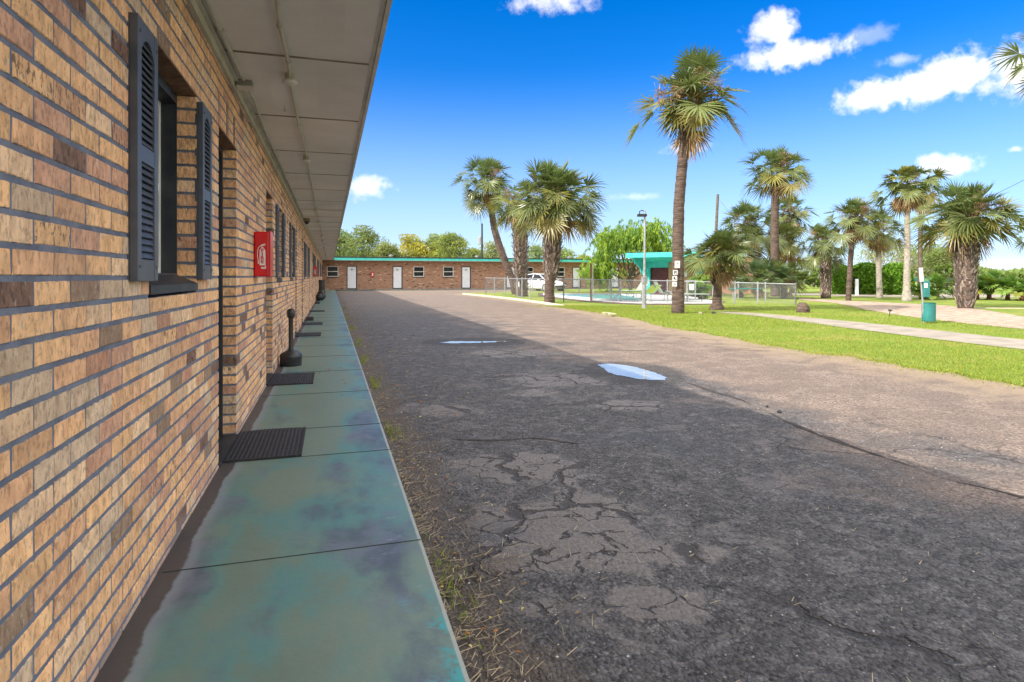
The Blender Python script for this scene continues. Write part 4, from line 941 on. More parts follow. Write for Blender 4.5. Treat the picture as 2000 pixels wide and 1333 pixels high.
def fan_leaf(b, root, dr, pet, bl, tint, nseg=22, spread=R(105), droop=.35, width=.045):
    """one fan leaf: petiole then a costapalmate blade of narrow segments"""
    dr = dr.normalized(); side = dr.cross(UP)
    if side.length < .05: side = Vector((1, 0, 0))
    side.normalize(); nrm = side.cross(dr).normalized()
    tw = random.uniform(-.55, .55); side = side * math.cos(tw) + nrm * math.sin(tw); nrm = side.cross(dr).normalized()
    hub = root + dr * pet + Vector((0, 0, -pet * pet * droop * .12))
    b.cur = (tint[0] * 1.2, tint[1] * 1.0, tint[2], 1)
    pw_ = .016; i = b.vs([root - side * pw_, root + side * pw_, hub + side * pw_ * .6, hub - side * pw_ * .6]); b.fs([(i, i + 1, i + 2, i + 3)])
    kk = .10 + 1.15 * max(0.0, .80 - dr.z) * (.55 + droop * .6) * random.uniform(.7, 1.2)
    ax = (dr + Vector((0, 0, -kk))).normalized(); sd = (side - ax * side.dot(ax)).normalized(); nn = sd.cross(ax).normalized()
    for k in range(nseg):
        a = -spread + 2 * spread * k / (nseg - 1) + random.uniform(-.04, .04)
        ln = bl * (1 - .22 * abs(a / spread) ** 2) * random.uniform(.88, 1.08)
        d = ax * math.cos(a) + sd * math.sin(a) + nn * (.28 * abs(math.sin(a)) + random.uniform(-.07, .07)); d.normalize()
        wv = (nn.cross(d)).normalized(); sh = random.uniform(.82, 1.18); fd = nn * random.uniform(-.3, .3) * width
        b.cur = (tint[0] * sh, tint[1] * sh, tint[2] * sh, 1)
        g1 = Vector((0, 0, -droop * ln * .03)); g2 = Vector((0, 0, -droop * ln * .14)); g3 = Vector((0, 0, -droop * ln * .42 * random.uniform(.3, 1.3)))
        p1 = hub + d * ln * .33 + g1; p2 = hub + d * ln * .68 + g2; p3 = hub + d * ln + g3
        i = b.vs([hub, p1 - wv * width * .5 - fd, p1 + wv * width * .5 + fd, p2 - wv * width * .33, p2 + wv * width * .33, p3])
        b.fs([(i, i + 1, i + 2), (i + 1, i + 3, i + 4, i + 2), (i + 3, i + 5, i + 4)])
def fan_crown(e, c, r, n=44, seed=1, up=80, down=-48, dead=5, droop=.45, seedheads=2, tintb=(1, 1, 1), nseg=20, wid=None, squash=1.0, fuzz=0):
    random.seed(seed); b = MB(); dd = MB(); wid = wid or r * .034; n = int(n * 1.2); down = down * .85
    for k in range(n):
        u = (k + .5) / n; el = R(up + (down - up) * (u ** .85)); az = k * 2.39996 + random.uniform(-.25, .25)
        dr = Vector((math.cos(az) * math.cos(el), math.sin(az) * math.cos(el), math.sin(el) * squash))
        age = u; s = random.uniform(.8, 1.2)
        t = (tintb[0] * s * (1 + .35 * age), tintb[1] * s * (1 + .05 * age), tintb[2] * s)
        if random.random() < .12: t = (t[0] * 1.5, t[1] * 1.15, t[2] * .9)
        if age > .9 and random.random() < .4: t = (t[0] * 1.45, t[1] * 1.05, t[2] * .9)
        rs = random.uniform(.78, 1.12); vs_ = 1.13 - .44 * max(0.0, dr.z) ** 2; fan_leaf(b, c + Vector((0, 0, -r * .10 * u)), dr, vs_ * r * (random.uniform(.52, .74) if random.random() < .66 else random.uniform(.15, .42)) * rs, r * .42 * rs * vs_, t, nseg, R(112), droop * (.55 + age), wid)
    b.build('crown', m_frond, e)
    for k in range(260):                           # brown fibre and cut stalks in the heart of the crown
        g_ = Vector(rng.normal(0, 1, 3)); g_.normalize(); p = c + Vector((g_.x * .16, g_.y * .16, g_.z * .22 - .04)) * r; t_ = (g_ + Vector((0, 0, .6))).normalized() * r * random.uniform(.06, .14); o_ = Vector(rng.normal(0, 1, 3)) * r * .010; s = random.uniform(.35, .95)
        dd.cur = (s, s * .85, s * .75, 1); dd.tri(p - o_, p + o_, p + t_)
    for k in range(dead):
        az = random.uniform(0, 6.28); el = R(random.uniform(-78, -45)); dr = Vector((math.cos(az) * math.cos(el), math.sin(az) * math.cos(el), math.sin(el)))
        s = random.uniform(.7, 1.2); fan_leaf(dd, c + Vector((0, 0, -r * .15)), dr, r * .32, r * .42, (s, s, s), 16, R(70), .6, wid * .9)
    for k in range(seedheads):                     # brown fuzzy seed stalks
        az = random.uniform(0, 6.28); el = R(random.uniform(5, 50)); dr = Vector((math.cos(az) * math.cos(el), math.sin(az) * math.cos(el), math.sin(el))); h = c + dr * r * .42
        for q in range(170):
            g_ = Vector(rng.normal(0, 1, 3)); g_.normalize(); p = h + Vector((g_.x * r * .13, g_.y * r * .13, g_.z * r * .22)) * random.uniform(.3, 1.1); l_ = r * .05; s = random.uniform(.7, 1.4); dd.cur = (s * .8, s * .75, s * .8, 1)
            t_ = Vector(rng.normal(0, 1, 3)) * l_; o_ = Vector(rng.normal(0, 1, 3)) * l_ * .12; dd.tri(p, p + t_ + o_, p + t_ - o_)
        dd.cur = (1, .9, .8, 1); dd.tube([c, h], [.02, .01], 4, cap=False)
    if dd.v: dd.build('dead_fronds', m_dead, e)
def boots(e, path, rads, n_ring=8, dz=.085, ln=.22, seed=3, tip=.5, name='leaf_bases', bright=1.0):
    """old cut leaf bases wrapped round a trunk (path from low to high)"""
    random.seed(seed); b = MB(); tot = sum((q - p).length for p, q in zip(path[:-1], path[1:])); s = 0; ring = 0
    while s < tot:
        d = s; 
        for i, (p, q) in enumerate(zip(path[:-1], path[1:])):
            l_ = (q - p).length
            if d <= l_: break
            d -= l_
        c = p.lerp(q, d / l_); r = rads[i] + (rads[i + 1] - rads[i]) * d / l_; ax = (q - p).normalized()
        for k in range(n_ring):
            a = 2 * math.pi * (k + (ring % 2) * .5) / n_ring + random.uniform(-.12, .12); out = Vector((math.cos(a), math.sin(a), 0)); tan = Vector((-math.sin(a), math.cos(a), 0))
            w0 = r * 2.6 / n_ring * random.uniform(.8, 1.1); L_ = ln * random.uniform(.7, 1.3); op = random.uniform(.28, .75) * tip; sl_ = (1 if (k + ring) % 2 else -1) * random.uniform(.15, .5)
            p0 = c + out * r * .93; dirv = (ax + out * op + tan * sl_).normalized(); p1 = p0 + dirv * L_; th = out * .022
            sh = random.choice((.45, .8, 1.1, 1.5)) * random.uniform(.85, 1.1) * bright; b.cur = (sh, sh * random.uniform(.9, 1), sh * random.uniform(.85, 1), 1)
            i0 = b.vs([p0 - tan * w0 / 2, p0 + tan * w0 / 2, p1 + tan * w0 * .28, p1 - tan * w0 * .28, p0 - tan * w0 / 2 - th, p0 + tan * w0 / 2 - th, p1 + tan * w0 * .28 - th, p1 - tan * w0 * .28 - th])
            b.fs([(i0, i0 + 1, i0 + 2, i0 + 3), (i0 + 2, i0 + 6, i0 + 7, i0 + 3), (i0 + 1, i0 + 5, i0 + 6, i0 + 2), (i0, i0 + 3, i0 + 7, i0 + 4)])
        s += dz * random.uniform(.85, 1.15); ring += 1
    b.build(name, m_boot, e)
def palm(label, group, base, trunk, crown, rpx, zc=None, bark=None, boot=None, seed=1, n=44, up=82, down=-48, dead=5, droop=.45, seedheads=2, bootkw=None, tint=(1, 1, 1), nseg=20, squash=1.0, name='fan_palm', headboot=True, wid=None, zb=.03):
    zc = zc or depth(base[1], zb); bp = pix(base[0], base[1], zc); 
    if base[1] < 560 or True: bp.z = zb if abs(bp.z - zb) < .6 else bp.z
    bp.z = zb
    e = empty(name, bp); tag(e, label, 'palm tree', group)
    s = zc / FPX; pts = [bp - Vector((0, 0, .08)), bp + Vector((0, 0, .12))]; rd = [base[2] * s * 1.12, base[2] * s]
    for (x, y, hw) in trunk: pts.append(pix(x, y, zc)); rd.append(hw * s)
    # densify
    P2 = []; R2 = []
    for i in range(len(pts) - 1):
        m_ = max(1, int((pts[i + 1] - pts[i]).length / .12))
        for k in range(m_): P2.append(pts[i].lerp(pts[i + 1], k / m_)); R2.append((rd[i] + (rd[i + 1] - rd[i]) * k / m_) * (1 + (.03 if k % 2 else -.02)))
    P2.append(pts[-1]); R2.append(rd[-1]); b = MB(); b.tube(P2, R2, 14, jit=.03); b.build('trunk', bark or m_bark, e, smooth=True)
    c = pix(crown[0], crown[1], zc); r = rpx * s
    if boot:
        y0, y1 = boot; seg = [(p, q) for p, q in zip(pts, rd)]
        def at(y):
            zt = (HZ - y) * s + CAM.z
            for (p, a_), (q, b_) in zip(seg[:-1], seg[1:]):
                if p.z <= zt <= q.z + 1e-6: t_ = (zt - p.z) / max(1e-6, q.z - p.z); return p.lerp(q, t_), a_ + (b_ - a_) * t_
            return (seg[-1] if zt > seg[-1][0].z else seg[0])
        path = []; rr = []
        for k in range(9): p, a_ = at(y0 + (y1 - y0) * k / 8); path.append(p + Vector((0, 0, .001 * k))); rr.append(a_)
        boots(e, path, rr, **dict(dict(seed=seed), **(bootkw or {})))
    fan_crown(e, c, r, n=n, seed=seed * 7 + 1, up=up, down=down, dead=dead, droop=droop, seedheads=seedheads, tintb=tint, nseg=nseg, squash=squash, wid=wid)
    return e
G1 = 'fan palms on the motel grounds'
palm('leaning palm with a bare curved trunk, leftmost of the palms', G1, (1006, 578, 7), [(1000, 545, 6.5), (988, 515, 7), (975, 480, 7), (966, 450, 6.5), (962, 425, 6.5), (955, 385, 6)], (952, 350), 64, zc=40, seed=2, n=50, down=-62, dead=6)
palm('shaggy palm with a thick booted trunk, between the leaning palm and the round full palm', G1, (1019, 581, 12), [(1018, 540, 12), (1017, 490, 13), (1016, 440, 14), (1014, 405, 12)], (1012, 392), 60, zc=36, boot=(566, 425), seed=3, n=40, up=60, down=-70, dead=9, bootkw=dict(ln=.30, dz=.11, tip=1.0), tint=(1.15, 1.1, 1))
palm('round full palm with a lattice trunk bare at the foot, standing before the chain fence', G1, (1073, 592, 10.5), [(1073, 568, 9.5), (1074, 550, 10), (1076, 535, 13), (1078, 500, 16), (1080, 450, 17), (1083, 410, 13)], (1086, 382), 100, boot=(550, 418), seed=4, n=66, up=84, down=-38, dead=6, bootkw=dict(ln=.30, dz=.085, n_ring=9, tip=.8), nseg=24)
palm('tallest palm with a ringed bare trunk carrying small signs, in the middle of the lawn', G1, (1324, 613, 12.5), [(1325, 560, 11.5), (1324, 480, 11), (1326, 400, 10.5), (1332, 330, 10), (1338, 262, 9), (1340, 235, 14), (1343, 205, 12)], (1346, 200), 126, boot=(272, 205), seed=5, n=42, up=84, down=-26, dead=4, seedheads=4, bootkw=dict(ln=.26, dz=.07, tip=1.5, n_ring=10), nseg=24)
palm('short bushy palm on a twisted woody stump right of the tallest palm', G1, (1400, 606, 14), [(1400, 592, 9), (1402, 560, 8), (1404, 520, 9)], (1408, 496), 76, seed=6, n=62, up=82, down=-24, dead=8, nseg=24, boot=(560, 525), bootkw=dict(tip=1.0))
palm('tall palm with a brown trunk rising behind the right end of the fence', G1, (1514, 560, 9), [(1513, 500, 8), (1513, 440, 7.5), (1514, 385, 7), (1515, 360, 9), (1516, 345, 8)], (1518, 335), 70, zc=36, boot=(385, 350), seed=7, n=44, down=-28, dead=4, seedheads=3, bootkw=dict(tip=1.3))
palm('dense palm with a thick trunk behind the short bushy palm', G1, (1478, 560, 11), [(1476, 520, 11), (1470, 480, 11), (1466, 455, 9)], (1464, 440), 66, zc=42, boot=(555, 470), seed=8, n=46, down=-62, dead=6, bootkw=dict(tip=1.2, ln=.28))
palm('palm half hidden behind the tall brown trunked palm', G1, (1548, 562, 6), [(1545, 500, 6), (1538, 430, 6)], (1540, 415), 54, zc=44, seed=9, n=44, down=-60, dead=6, seedheads=2)
palm('lower palm crown behind the right end of the fence, with drooping yellowed fronds', G1, (1532, 562, 6), [(1528, 500, 6), (1528, 475, 6)], (1530, 470), 56, zc=43, seed=19, n=36, down=-70, dead=12, seedheads=1, tint=(1.3, 1.1, 1))
palm('mid height palm with a pale booted trunk left of the slim leaning palm', G1, (1613, 583, 9), [(1613, 550, 9), (1612, 510, 10), (1610, 485, 9)], (1606, 470), 54, boot=(578, 490), seed=10, n=42, down=-58, dead=8, bootkw=dict(bright=1.5))
palm('slim palm with a smooth brown trunk in front of the clipped hedge', G1, (1657, 588, 5), [(1659, 550, 4.8), (1661, 510, 4.6), (1664, 470, 5), (1665, 455, 8), (1668, 440, 6)], (1671, 424), 62, boot=(480, 445), seed=11, n=44, down=-48, dead=6, seedheads=3, bootkw=dict(tip=1.5))
palm('palm with a grey trunk and a hanging brown skirt before the hedge', G1, (1718, 583, 6), [(1717, 550, 5), (1716, 510, 5), (1716, 470, 5)], (1716, 446), 54, seed=12, n=34, down=-40, dead=26, bark=m_barkg)
palm('tall slender palm with a flared grey foot and a brown skirt', G1, (1771, 589, 9), [(1771, 565, 6.5), (1772, 500, 5.5), (1772, 440, 5), (1772, 385, 4.5), (1772, 365, 5)], (1772, 358), 62, seed=13, n=32, up=84, down=-30, dead=26, bark=m_barkg, droop=.65, nseg=20, wid=.085, seedheads=1)
palm('slender palm partly hidden behind the tall slender palm, beside the grey pole', G1, (1796, 574, 4), [(1797, 520, 4), (1798, 450, 3.8), (1799, 400, 4)], (1802, 385), 40, zc=44, seed=14, n=30, down=-30, dead=16, droop=.6)
palm('stout palm with a fat lattice trunk at the right side of the lawn', G1, (1886, 603, 13), [(1886, 585, 16), (1887, 545, 17), (1888, 500, 19), (1889, 468, 17), (1889, 450, 13)], (1890, 425), 100, boot=(600, 455), seed=15, n=54, up=84, down=-22, dead=5, seedheads=3, bootkw=dict(ln=.24, dz=.075, n_ring=10, tip=.7, bright=1.15), nseg=24)
palm('near palm showing only frond tips at the top right corner', G1, (2105, 640, 14), [(2105, 500, 13), (2105, 300, 12), (2105, 110, 12)], (2105, 95), 128, seed=21, n=34, down=-35, dead=0, seedheads=0)
palm('palm beyond the right edge with low frond tips showing beside the stout palm', G1, (2040, 592, 8), [(2040, 520, 8), (2040, 460, 8)], (2040, 445), 52, seed=17, n=40, down=-60, dead=6)
# young low palms
for i, (px, py, cy, r_, lab) in enumerate([(1830, 584, 560, 34, 'young low fan palm behind the green litter bin'), (1800, 585, 566, 22, 'small young fan palm left of the litter bin post, by the road'), (1932, 586, 556, 38, 'young low fan palm with an orange foot right of the stout palm'), (1968, 587, 560, 34, 'second young fan palm right of the stout palm'), (1996, 588, 566, 26, 'young fan palm at the right edge of the lawn'), (1908, 586, 562, 26, 'small young fan palm close behind the stout palm'), (1822, 586, 572, 22, 'tiny fan palm sprout by the road behind the litter bin')]):
    palm(lab, 'young low fan palms', (px, py, 4), [(px, cy + 10, 3)], (px, cy + 6), r_ * 1.25, seed=30 + i, n=24, up=80, down=2, dead=2, droop=.35, seedheads=0, tint=(1.2, 1.6, .9), nseg=18, name='young_palm', bark=pmat('orange_palm_base', (.22, .09, .04), (.12, .07, .05), 20, .9), wid=.075)
for i, (px, py, cy, r_, lab) in enumerate([(1482, 583, 540, 56, 'dark low palmetto bush behind the fence, under the tall palms'), (1530, 584, 542, 54, 'dark low palmetto bush behind the fence corner'), (1447, 582, 556, 30, 'small dark palmetto behind the fence beside the pink brick wall')]):
    palm(lab, 'palmetto bushes behind the fence', (px, py, 5), [(px, cy + 10, 4)], (px, cy + 4), r_, seed=50 + i, n=38, up=80, down=-12, dead=2, droop=.3, seedheads=0, tint=(.62, .75, .8), nseg=20, name='palmetto_bush')
# shrub by the cabana, hedges, bare trees
broad_tree('leafy_shrub', 1368, 534, 30.5, 22, 'bright green shrub between the tallest palm and the short bushy palm', None, n=2200, lsz=.10, tint=(1.0, 1.4, .8), clumps=12, hmin=.05, cat='shrub')
def dome(px, py, ytop, hw, lab):
    zc = depth(py); base = pix(px, HZ, zc); base.z = .03; H = (HZ - ytop) / FPX * zc + CAM.z; r = hw / FPX * zc
    e = empty('clipped_hedge', base); tag(e, lab, 'hedge', 'clipped dome hedges along the road'); n = 11000
    g_ = rng.normal(0, 1, (n, 3)); g_ /= np.linalg.norm(g_, axis=1)[:, None]; g_[:, 2] = np.abs(g_[:, 2]); lump = 1 + .05 * np.sin(g_[:, 0] * 9 + px) * np.cos(g_[:, 2] * 8)
    k = rng.uniform(.88, 1.03, n) * lump; q = np.stack([np.sign(g_[:, 0]) * np.abs(g_[:, 0]) ** .7 * r * k + base.x, np.sign(g_[:, 1]) * np.abs(g_[:, 1]) ** .7 * r * k + base.y, np.abs(g_[:, 2]) ** .75 * H * k], 1)
    leafmesh('foliage', q, .11, m_hedge, e, np.tile(np.array((1, 1, 1)), (n, 1)) * (.55 + .7 * rng.random(n))[:, None])
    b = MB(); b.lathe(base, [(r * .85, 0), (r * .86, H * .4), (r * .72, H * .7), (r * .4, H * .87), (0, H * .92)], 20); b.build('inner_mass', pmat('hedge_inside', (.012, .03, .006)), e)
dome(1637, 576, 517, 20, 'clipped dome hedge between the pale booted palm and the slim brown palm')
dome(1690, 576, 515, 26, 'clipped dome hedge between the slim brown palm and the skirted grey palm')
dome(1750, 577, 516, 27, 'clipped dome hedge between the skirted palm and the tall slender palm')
def bare_tree(px, ytop, zc, wpx, lab, leaves=900, tint=(1.2, 1.1, 1.2)):
    base = pix(px, HZ, zc); base.z = 0; H = (HZ - ytop) / FPX * zc + CAM.z; e = empty('sparse_tree', base); tag(e, lab, 'tree', 'thin leaved trees beyond the road'); b = MB(); tips = []; W_ = wpx / FPX * zc
    def grow(p, d, l, r, dep):
        q = p + d * l; b.tube([p, p.lerp(q, .5) + Vector(rng.normal(0, .04 * l, 3)), q], [r, r * .8, r * .6], 4, cap=False)
        if dep == 0: tips.append(q); return
        for k in range(3 if dep > 1 else 4):
            nd = (d + Vector(rng.normal(0, .55, 3)) + Vector((0, 0, .12))).normalized(); grow(q, nd, l * random.uniform(.62, .85), r * .6, dep - 1)
    for k in range(4):
        a = k * 1.6 + random.random(); grow(base, Vector((math.cos(a) * W_ / H * 1.1, math.sin(a) * .5, 1)).normalized(), H * .30, .10, 4)
    mz = max(t_.z for t_ in tips); b.v = [(base.x + (v[0] - base.x) * 1, base.y + (v[1] - base.y), v[2] * H / mz) for v in b.v]
    b.build('branches', pmat('pale_bark', (.30, .27, .23), (.20, .17, .14)), e)
    P = []; 
    for t_ in tips:
        for k in range(max(1, leaves // len(tips) + 1)): P.append((t_.x + random.gauss(0, .35), t_.y + random.gauss(0, .35), min(t_.z * H / mz + random.gauss(0, .3), H)))
    leafmesh('crown', P, .12, m_leaf, e, np.tile(np.array(tint), (len(P), 1)))
bare_tree(1722, 470, 62, 48, 'thin pale nearly leafless tree rising behind the dome hedges', 1500, (1.3, 1.2, 1.6))
bare_tree(1800, 478, 66, 42, 'thin leaved grey green tree behind the grey pole', 2600, (.95, 1.0, 1.0))
bare_tree(1845, 485, 64, 42, 'thin leaved grey green tree left of the stout palm', 3600, (.9, .95, .9))
bare_tree(1590, 500, 70, 30, 'thin leaved tree beyond the fence corner', 1500, (.9, 1, .9))
for i, (px, yt, wp, lab) in enumerate([(1590, 520, 30, 'low green treeline clump beyond the fence corner'), (1850, 512, 36, 'low olive tree behind the young palms'), (1905, 528, 30, 'low bush behind the stout palm'), (1960, 530, 34, 'dark low bush behind the young palms at right'), (2010, 528, 34, 'dark low bush at the right edge'), (1540, 524, 34, 'low green tree behind the palmettos'), (1440, 520, 30, 'low tree behind the pink brick wall')]):
    broad_tree('far_bush', px, yt, 60, wp, lab, 'low bushes beyond the road', n=1900, lsz=.17, tint=(.75, .85, .75), clumps=12, hmin=.08)
# distant treeline beyond everything
P = []; C = []
for k in range(26000):
    a = random.uniform(-.9, 1.25); d = random.uniform(150, 190); hh = 3.2 + 1.3 * math.sin(a * 23) + .9 * math.sin(a * 61 + 1); z = random.random() ** .8 * hh
    p = CAM + (FW * math.cos(a) + RT * math.sin(a)) * d; P.append((p.x, p.y, z)); C.append((.8, .9, .9))
tlm = empty('treeline', (0, 160, 0), world=False); 
o = leafmesh('far_woodland', P, .9, m_leaf, tlm, np.array(C), elong=1.3); o.location = (0, 0, 0); o.parent = None; bpy.data.objects.remove(tlm); tag(o, 'distant dark treeline along the horizon', 'treeline', kind='stuff')

# ---------------------------------------------------------------- fence round the pool
def fence(name, nodes, label, hts, gates=(), mesh=True):
    """nodes: ground points of the posts"""
    e = empty(name, nodes[0]); tag(e, label, 'fence')
    for p, h in zip(nodes, hts):
        b = MB(); b.tube([p - Vector((0, 0, .05)), p + Vector((0, 0, h + .03))], .032, 8); b.lathe(p + Vector((0, 0, h + .03)), [(.036, 0), (.03, .025), (0, .035)], 8); b.build('post', m_metal, e)
    b = MB(); wr = MB()
    for (p, q, h0, h1) in zip(nodes[:-1], nodes[1:], hts[:-1], hts[1:]):
        b.tube([p + Vector((0, 0, h0)), q + Vector((0, 0, h1))], .022, 6)
        l_ = (q - p).length; d = (q - p) / l_; h = (h0 + h1) / 2; n = int(l_ / .075); k = -int(h / .075)
        wdt = .0034; nrm = Vector((-d.y, d.x, 0)) * wdt * .5
        for k in range(-int(h / .075) - 1, n + 1):
            for sgn in (1, -1):
                x0 = k * .075; a0, a1 = x0, x0 + h
                z0_, z1_ = (0, h) if sgn > 0 else (h, 0)
                t0 = max(0, -a0 / h); t1 = min(1, (l_ - a0) / h)
                if t1 <= t0: continue
                P0 = p + d * (a0 + h * t0) + Vector((0, 0, .03 + z0_ + (z1_ - z0_) * t0)); P1 = p + d * (a0 + h * t1) + Vector((0, 0, .03 + z0_ + (z1_ - z0_) * t1))
                if P0.z > P1.z: P0, P1 = P1, P0
                uu = d * wdt * .6
                wr.quad(P0 - uu, P0 + uu, P1 + uu, P1 - uu); 
    b.build('top_rail', m_metal, e); wr.build('chain_link', m_metal, e)
    return e
def fp(lst): return [gnd(x, y, .0) for x, y in lst]
def fh(lst): return [(y - t_) / FPX * depth(y) for (x, y, t_) in lst]
A = [(949, 575.6, 543), (966, 576.5, 543.5), (986, 579, 544), (1010, 581.5, 544.5)]
fence('chain_link_fence', fp([(x, y) for x, y, t_ in A]), 'chain link fence run left of the gate, before the parked car', fh(A))
A = [(1019.5, 583.8, 544.5), (1035.5, 586, 545), (1065, 589.2, 545), (1101, 592.4, 545)]
fence('chain_link_fence', fp([(x, y) for x, y, t_ in A]), 'chain link fence run between the gate and the corner post nearest the camera', fh(A))
A = [(1101, 592.4, 545), (1156, 591, 546.5), (1212, 592, 547.5), (1257, 592.8, 548.2), (1303.6, 593.4, 549), (1342, 594, 550), (1392.6, 594.8, 551), (1436, 595.6, 552.5), (1480, 596.4, 553.6), (1554, 598, 555.6)]
fence('chain_link_fence', fp([(x, y) for x, y, t_ in A]), 'long front chain link fence before the pool and loungers', fh(A))
A = [(1554, 598, 555.6), (1495, 591.4, 554), (1442, 586, 552), (1400, 582, 551)]
fence('chain_link_fence', fp([(x, y) for x, y, t_ in A]), 'chain link fence run going back from the right corner post', fh(A))
A = [(949, 575.6, 543), (1040, 574.6, 545), (1131, 573.8, 546.5), (1190, 573.6, 547.5), (1260, 573.6, 548), (1330, 574, 549)]
fence('chain_link_fence', fp([(x, y) for x, y, t_ in A]), 'rear chain link fence between the pool and the motel wing', fh(A))
def gate(x0, y0, x1, y1, t_, lab, hx=1.0):
    p, q = gnd(x0, y0), gnd(x1, y1); h = (y0 - t_) / FPX * depth(y0); e = empty('fence_gate', p); tag(e, lab, 'gate')
    b = MB(); b.tube([p, p + Vector((0, 0, h))], .03, 8); b.tube([q, q + Vector((0, 0, h))], .03, 8); b.tube([p + Vector((0, 0, h - .03)), q + Vector((0, 0, h - .03))], .022, 6); b.tube([p + Vector((0, 0, .08)), q + Vector((0, 0, .08))], .022, 6); b.build('gate_frame', m_metal, e)
    b = MB(); d = (q - p).normalized(); l_ = (q - p).length; k = 0
    while k < l_ + h:
        for sgn in (0, 1):
            t0 = max(0, k - l_); t1 = min(k, h)
            if t1 > t0:
                P0 = p + d * (k - t0) + Vector((0, 0, t0)); P1 = p + d * (k - t1) + Vector((0, 0, t1))
                if sgn: P0 = p + d * (l_ - (k - t0)) + Vector((0, 0, t0)); P1 = p + d * (l_ - (k - t1)) + Vector((0, 0, t1))
                b.quad(P0 - d * .0027, P0 + d * .0027, P1 + d * .0027, P1 - d * .0027)
        k += .075
    b.build('chain_link', m_metal, e)
    m_ = p.lerp(q, .5); nr = Vector((d.y, -d.x, 0)); 
    if nr.dot(FW) > 0: nr = -nr
    b = MB(); c0 = m_ + Vector((0, 0, h - .35)) + nr * .03
    b.extr([c0 - d * .12 + Vector((0, 0, -.15)), c0 + d * .12 + Vector((0, 0, -.15)), c0 + d * .12 + Vector((0, 0, .15)), c0 - d * .12 + Vector((0, 0, .15))], nr * .008); b.build('gate_sign', m_paper, e)
gate(1010, 581.5, 1019.5, 583.8, 543.5, 'narrow chain link gate with a white notice, beside the thick booted palm')
gate(1343, 590, 1358, 590, 547, 'chain link gate with a white notice right of the tallest palm')

# ---------------------------------------------------------------- cabana by the pool
zc = 38.5; O = pix(1262, HZ, zc); O.z = .08
cab = empty('pool_cabana', O, world=False); cab.rotation_euler = (0, 0, -TH + R(-33)); tag(cab, 'turquoise roofed open cabana with tapered side brackets behind the pool', 'cabana')
# local: x to the right along the front, y away from viewer, z up ; origin at left column foot
Wd, Dp, Ht = 3.45, 3.0, 2.28; PR = 2.4
def cb(name, mat, fn, parent=cab): b = MB(); fn(b); return b.build(name, mat, parent, xf=1)
cb('roof', m_roof, lambda b: b.bb(-.35, Wd + .5, -PR - .01, Dp, Ht + .30, Ht + .33))
cb('fascia', m_tealp, lambda b: (b.bb(-.36, Wd + .51, -PR - .05, -PR - .012, Ht + .02, Ht + .30), b.bb(-.40, -.362, -PR - .05, Dp, Ht + .02, Ht + .30)))
cb('ceiling', m_tealdk, lambda b: [b.extr([(-.30, -PR, Ht + .2), (Wd + .4, -PR, Ht + .2), (Wd + .4, .02, Ht - .22), (-.30, .02, Ht - .22)], (0, 0, .03))])
cb('column', m_tealp, lambda b: b.bb(0, .26, -.02, .2, 0, Ht - .1))
cb('column', m_tealp, lambda b: b.bb(Wd - .1, Wd + .12, -.02, .2, 0, Ht - .1))
cb('header', m_tealp, lambda b: b.bb(.26, 1.45, .0, .15, 1.72, Ht - .1))
for xb in (-.05, Wd):
    def br_(b, xb=xb):
        outer = [(-PR, Ht + .03), (-PR, Ht + .18), (0, Ht + .05), (0, 1.15)]
        # bracket plate with round holes, made of strips round octagonal openings
        n = 7
        def zlo(y): return (Ht + .03) + (1.15 - Ht - .03) * (y + PR) / PR
        def zhi(y): return (Ht + .18) + (-.13) * (y + PR) / PR
        for k in range(n):
            ya, yb = -PR + PR * k / n, -PR + PR * (k + 1) / n
            if k in (1, 2, 4, 5, 6) and k >= 1:
                cy = (ya + yb) / 2; cz = (zlo(cy) * .55 + zhi(cy) * .45); r_ = .045 + .016 * k; m_ = 10
                ring = [(cy + r_ * math.cos(2 * math.pi * q / m_ + .3), cz + r_ * math.sin(2 * math.pi * q / m_ + .3)) for q in range(m_)]
                out = []
                for q in range(m_):
                    a = 2 * math.pi * q / m_ + .3; dx, dz = math.cos(a), math.sin(a); t_ = 9
                    if dx > 1e-6: t_ = min(t_, (yb - cy) / dx)
                    if dx < -1e-6: t_ = min(t_, (ya - cy) / dx)
                    for s_ in range(30):
                        tt = t_ * (s_ + 1) / 30; yy = cy + dx * tt
                        if not (zlo(yy) <= cz + dz * tt <= zhi(yy)): t_ = tt; break
                    out.append((cy + dx * t_, cz + dz * t_))
                for q in range(m_):
                    r2 = (q + 1) % m_; b.extr([(xb, *ring[q]), (xb, *out[q]), (xb, *out[r2]), (xb, *ring[r2])], (.06, 0, 0))
            else: b.extr([(xb, ya, zlo(ya)), (xb, yb, zlo(yb)), (xb, yb, zhi(yb)), (xb, ya, zhi(ya))], (.06, 0, 0))
    cb('bracket', m_tealp, br_)
cb('wall', m_cabw, lambda b: (b.bb(1.45, Wd - .1, .05, .2, 0, Ht - .12), b.bb(0, .15, .2, Dp, 0, Ht), b.bb(Wd - .1, Wd + .1, .2, Dp, 0, Ht), b.bb(.15, Wd - .1, Dp - .15, Dp, 0, Ht)))
cb('door', m_reddoor, lambda b: (b.bb(.36, 1.44, .10, .16, .02, 1.70), b.bb(.85, .95, .09, .10, .1, 1.6)))
cb('notice', m_paper, lambda b: b.bb(2.0, 2.25, .02, .045, 1.15, 1.5)); cb('notice', m_paper, lambda b: b.bb(2.42, 2.62, .02, .045, 1.15, 1.45)); cb('notice', m_paper, lambda b: b.bb(3.1, 3.3, .02, .045, 1.2, 1.45))
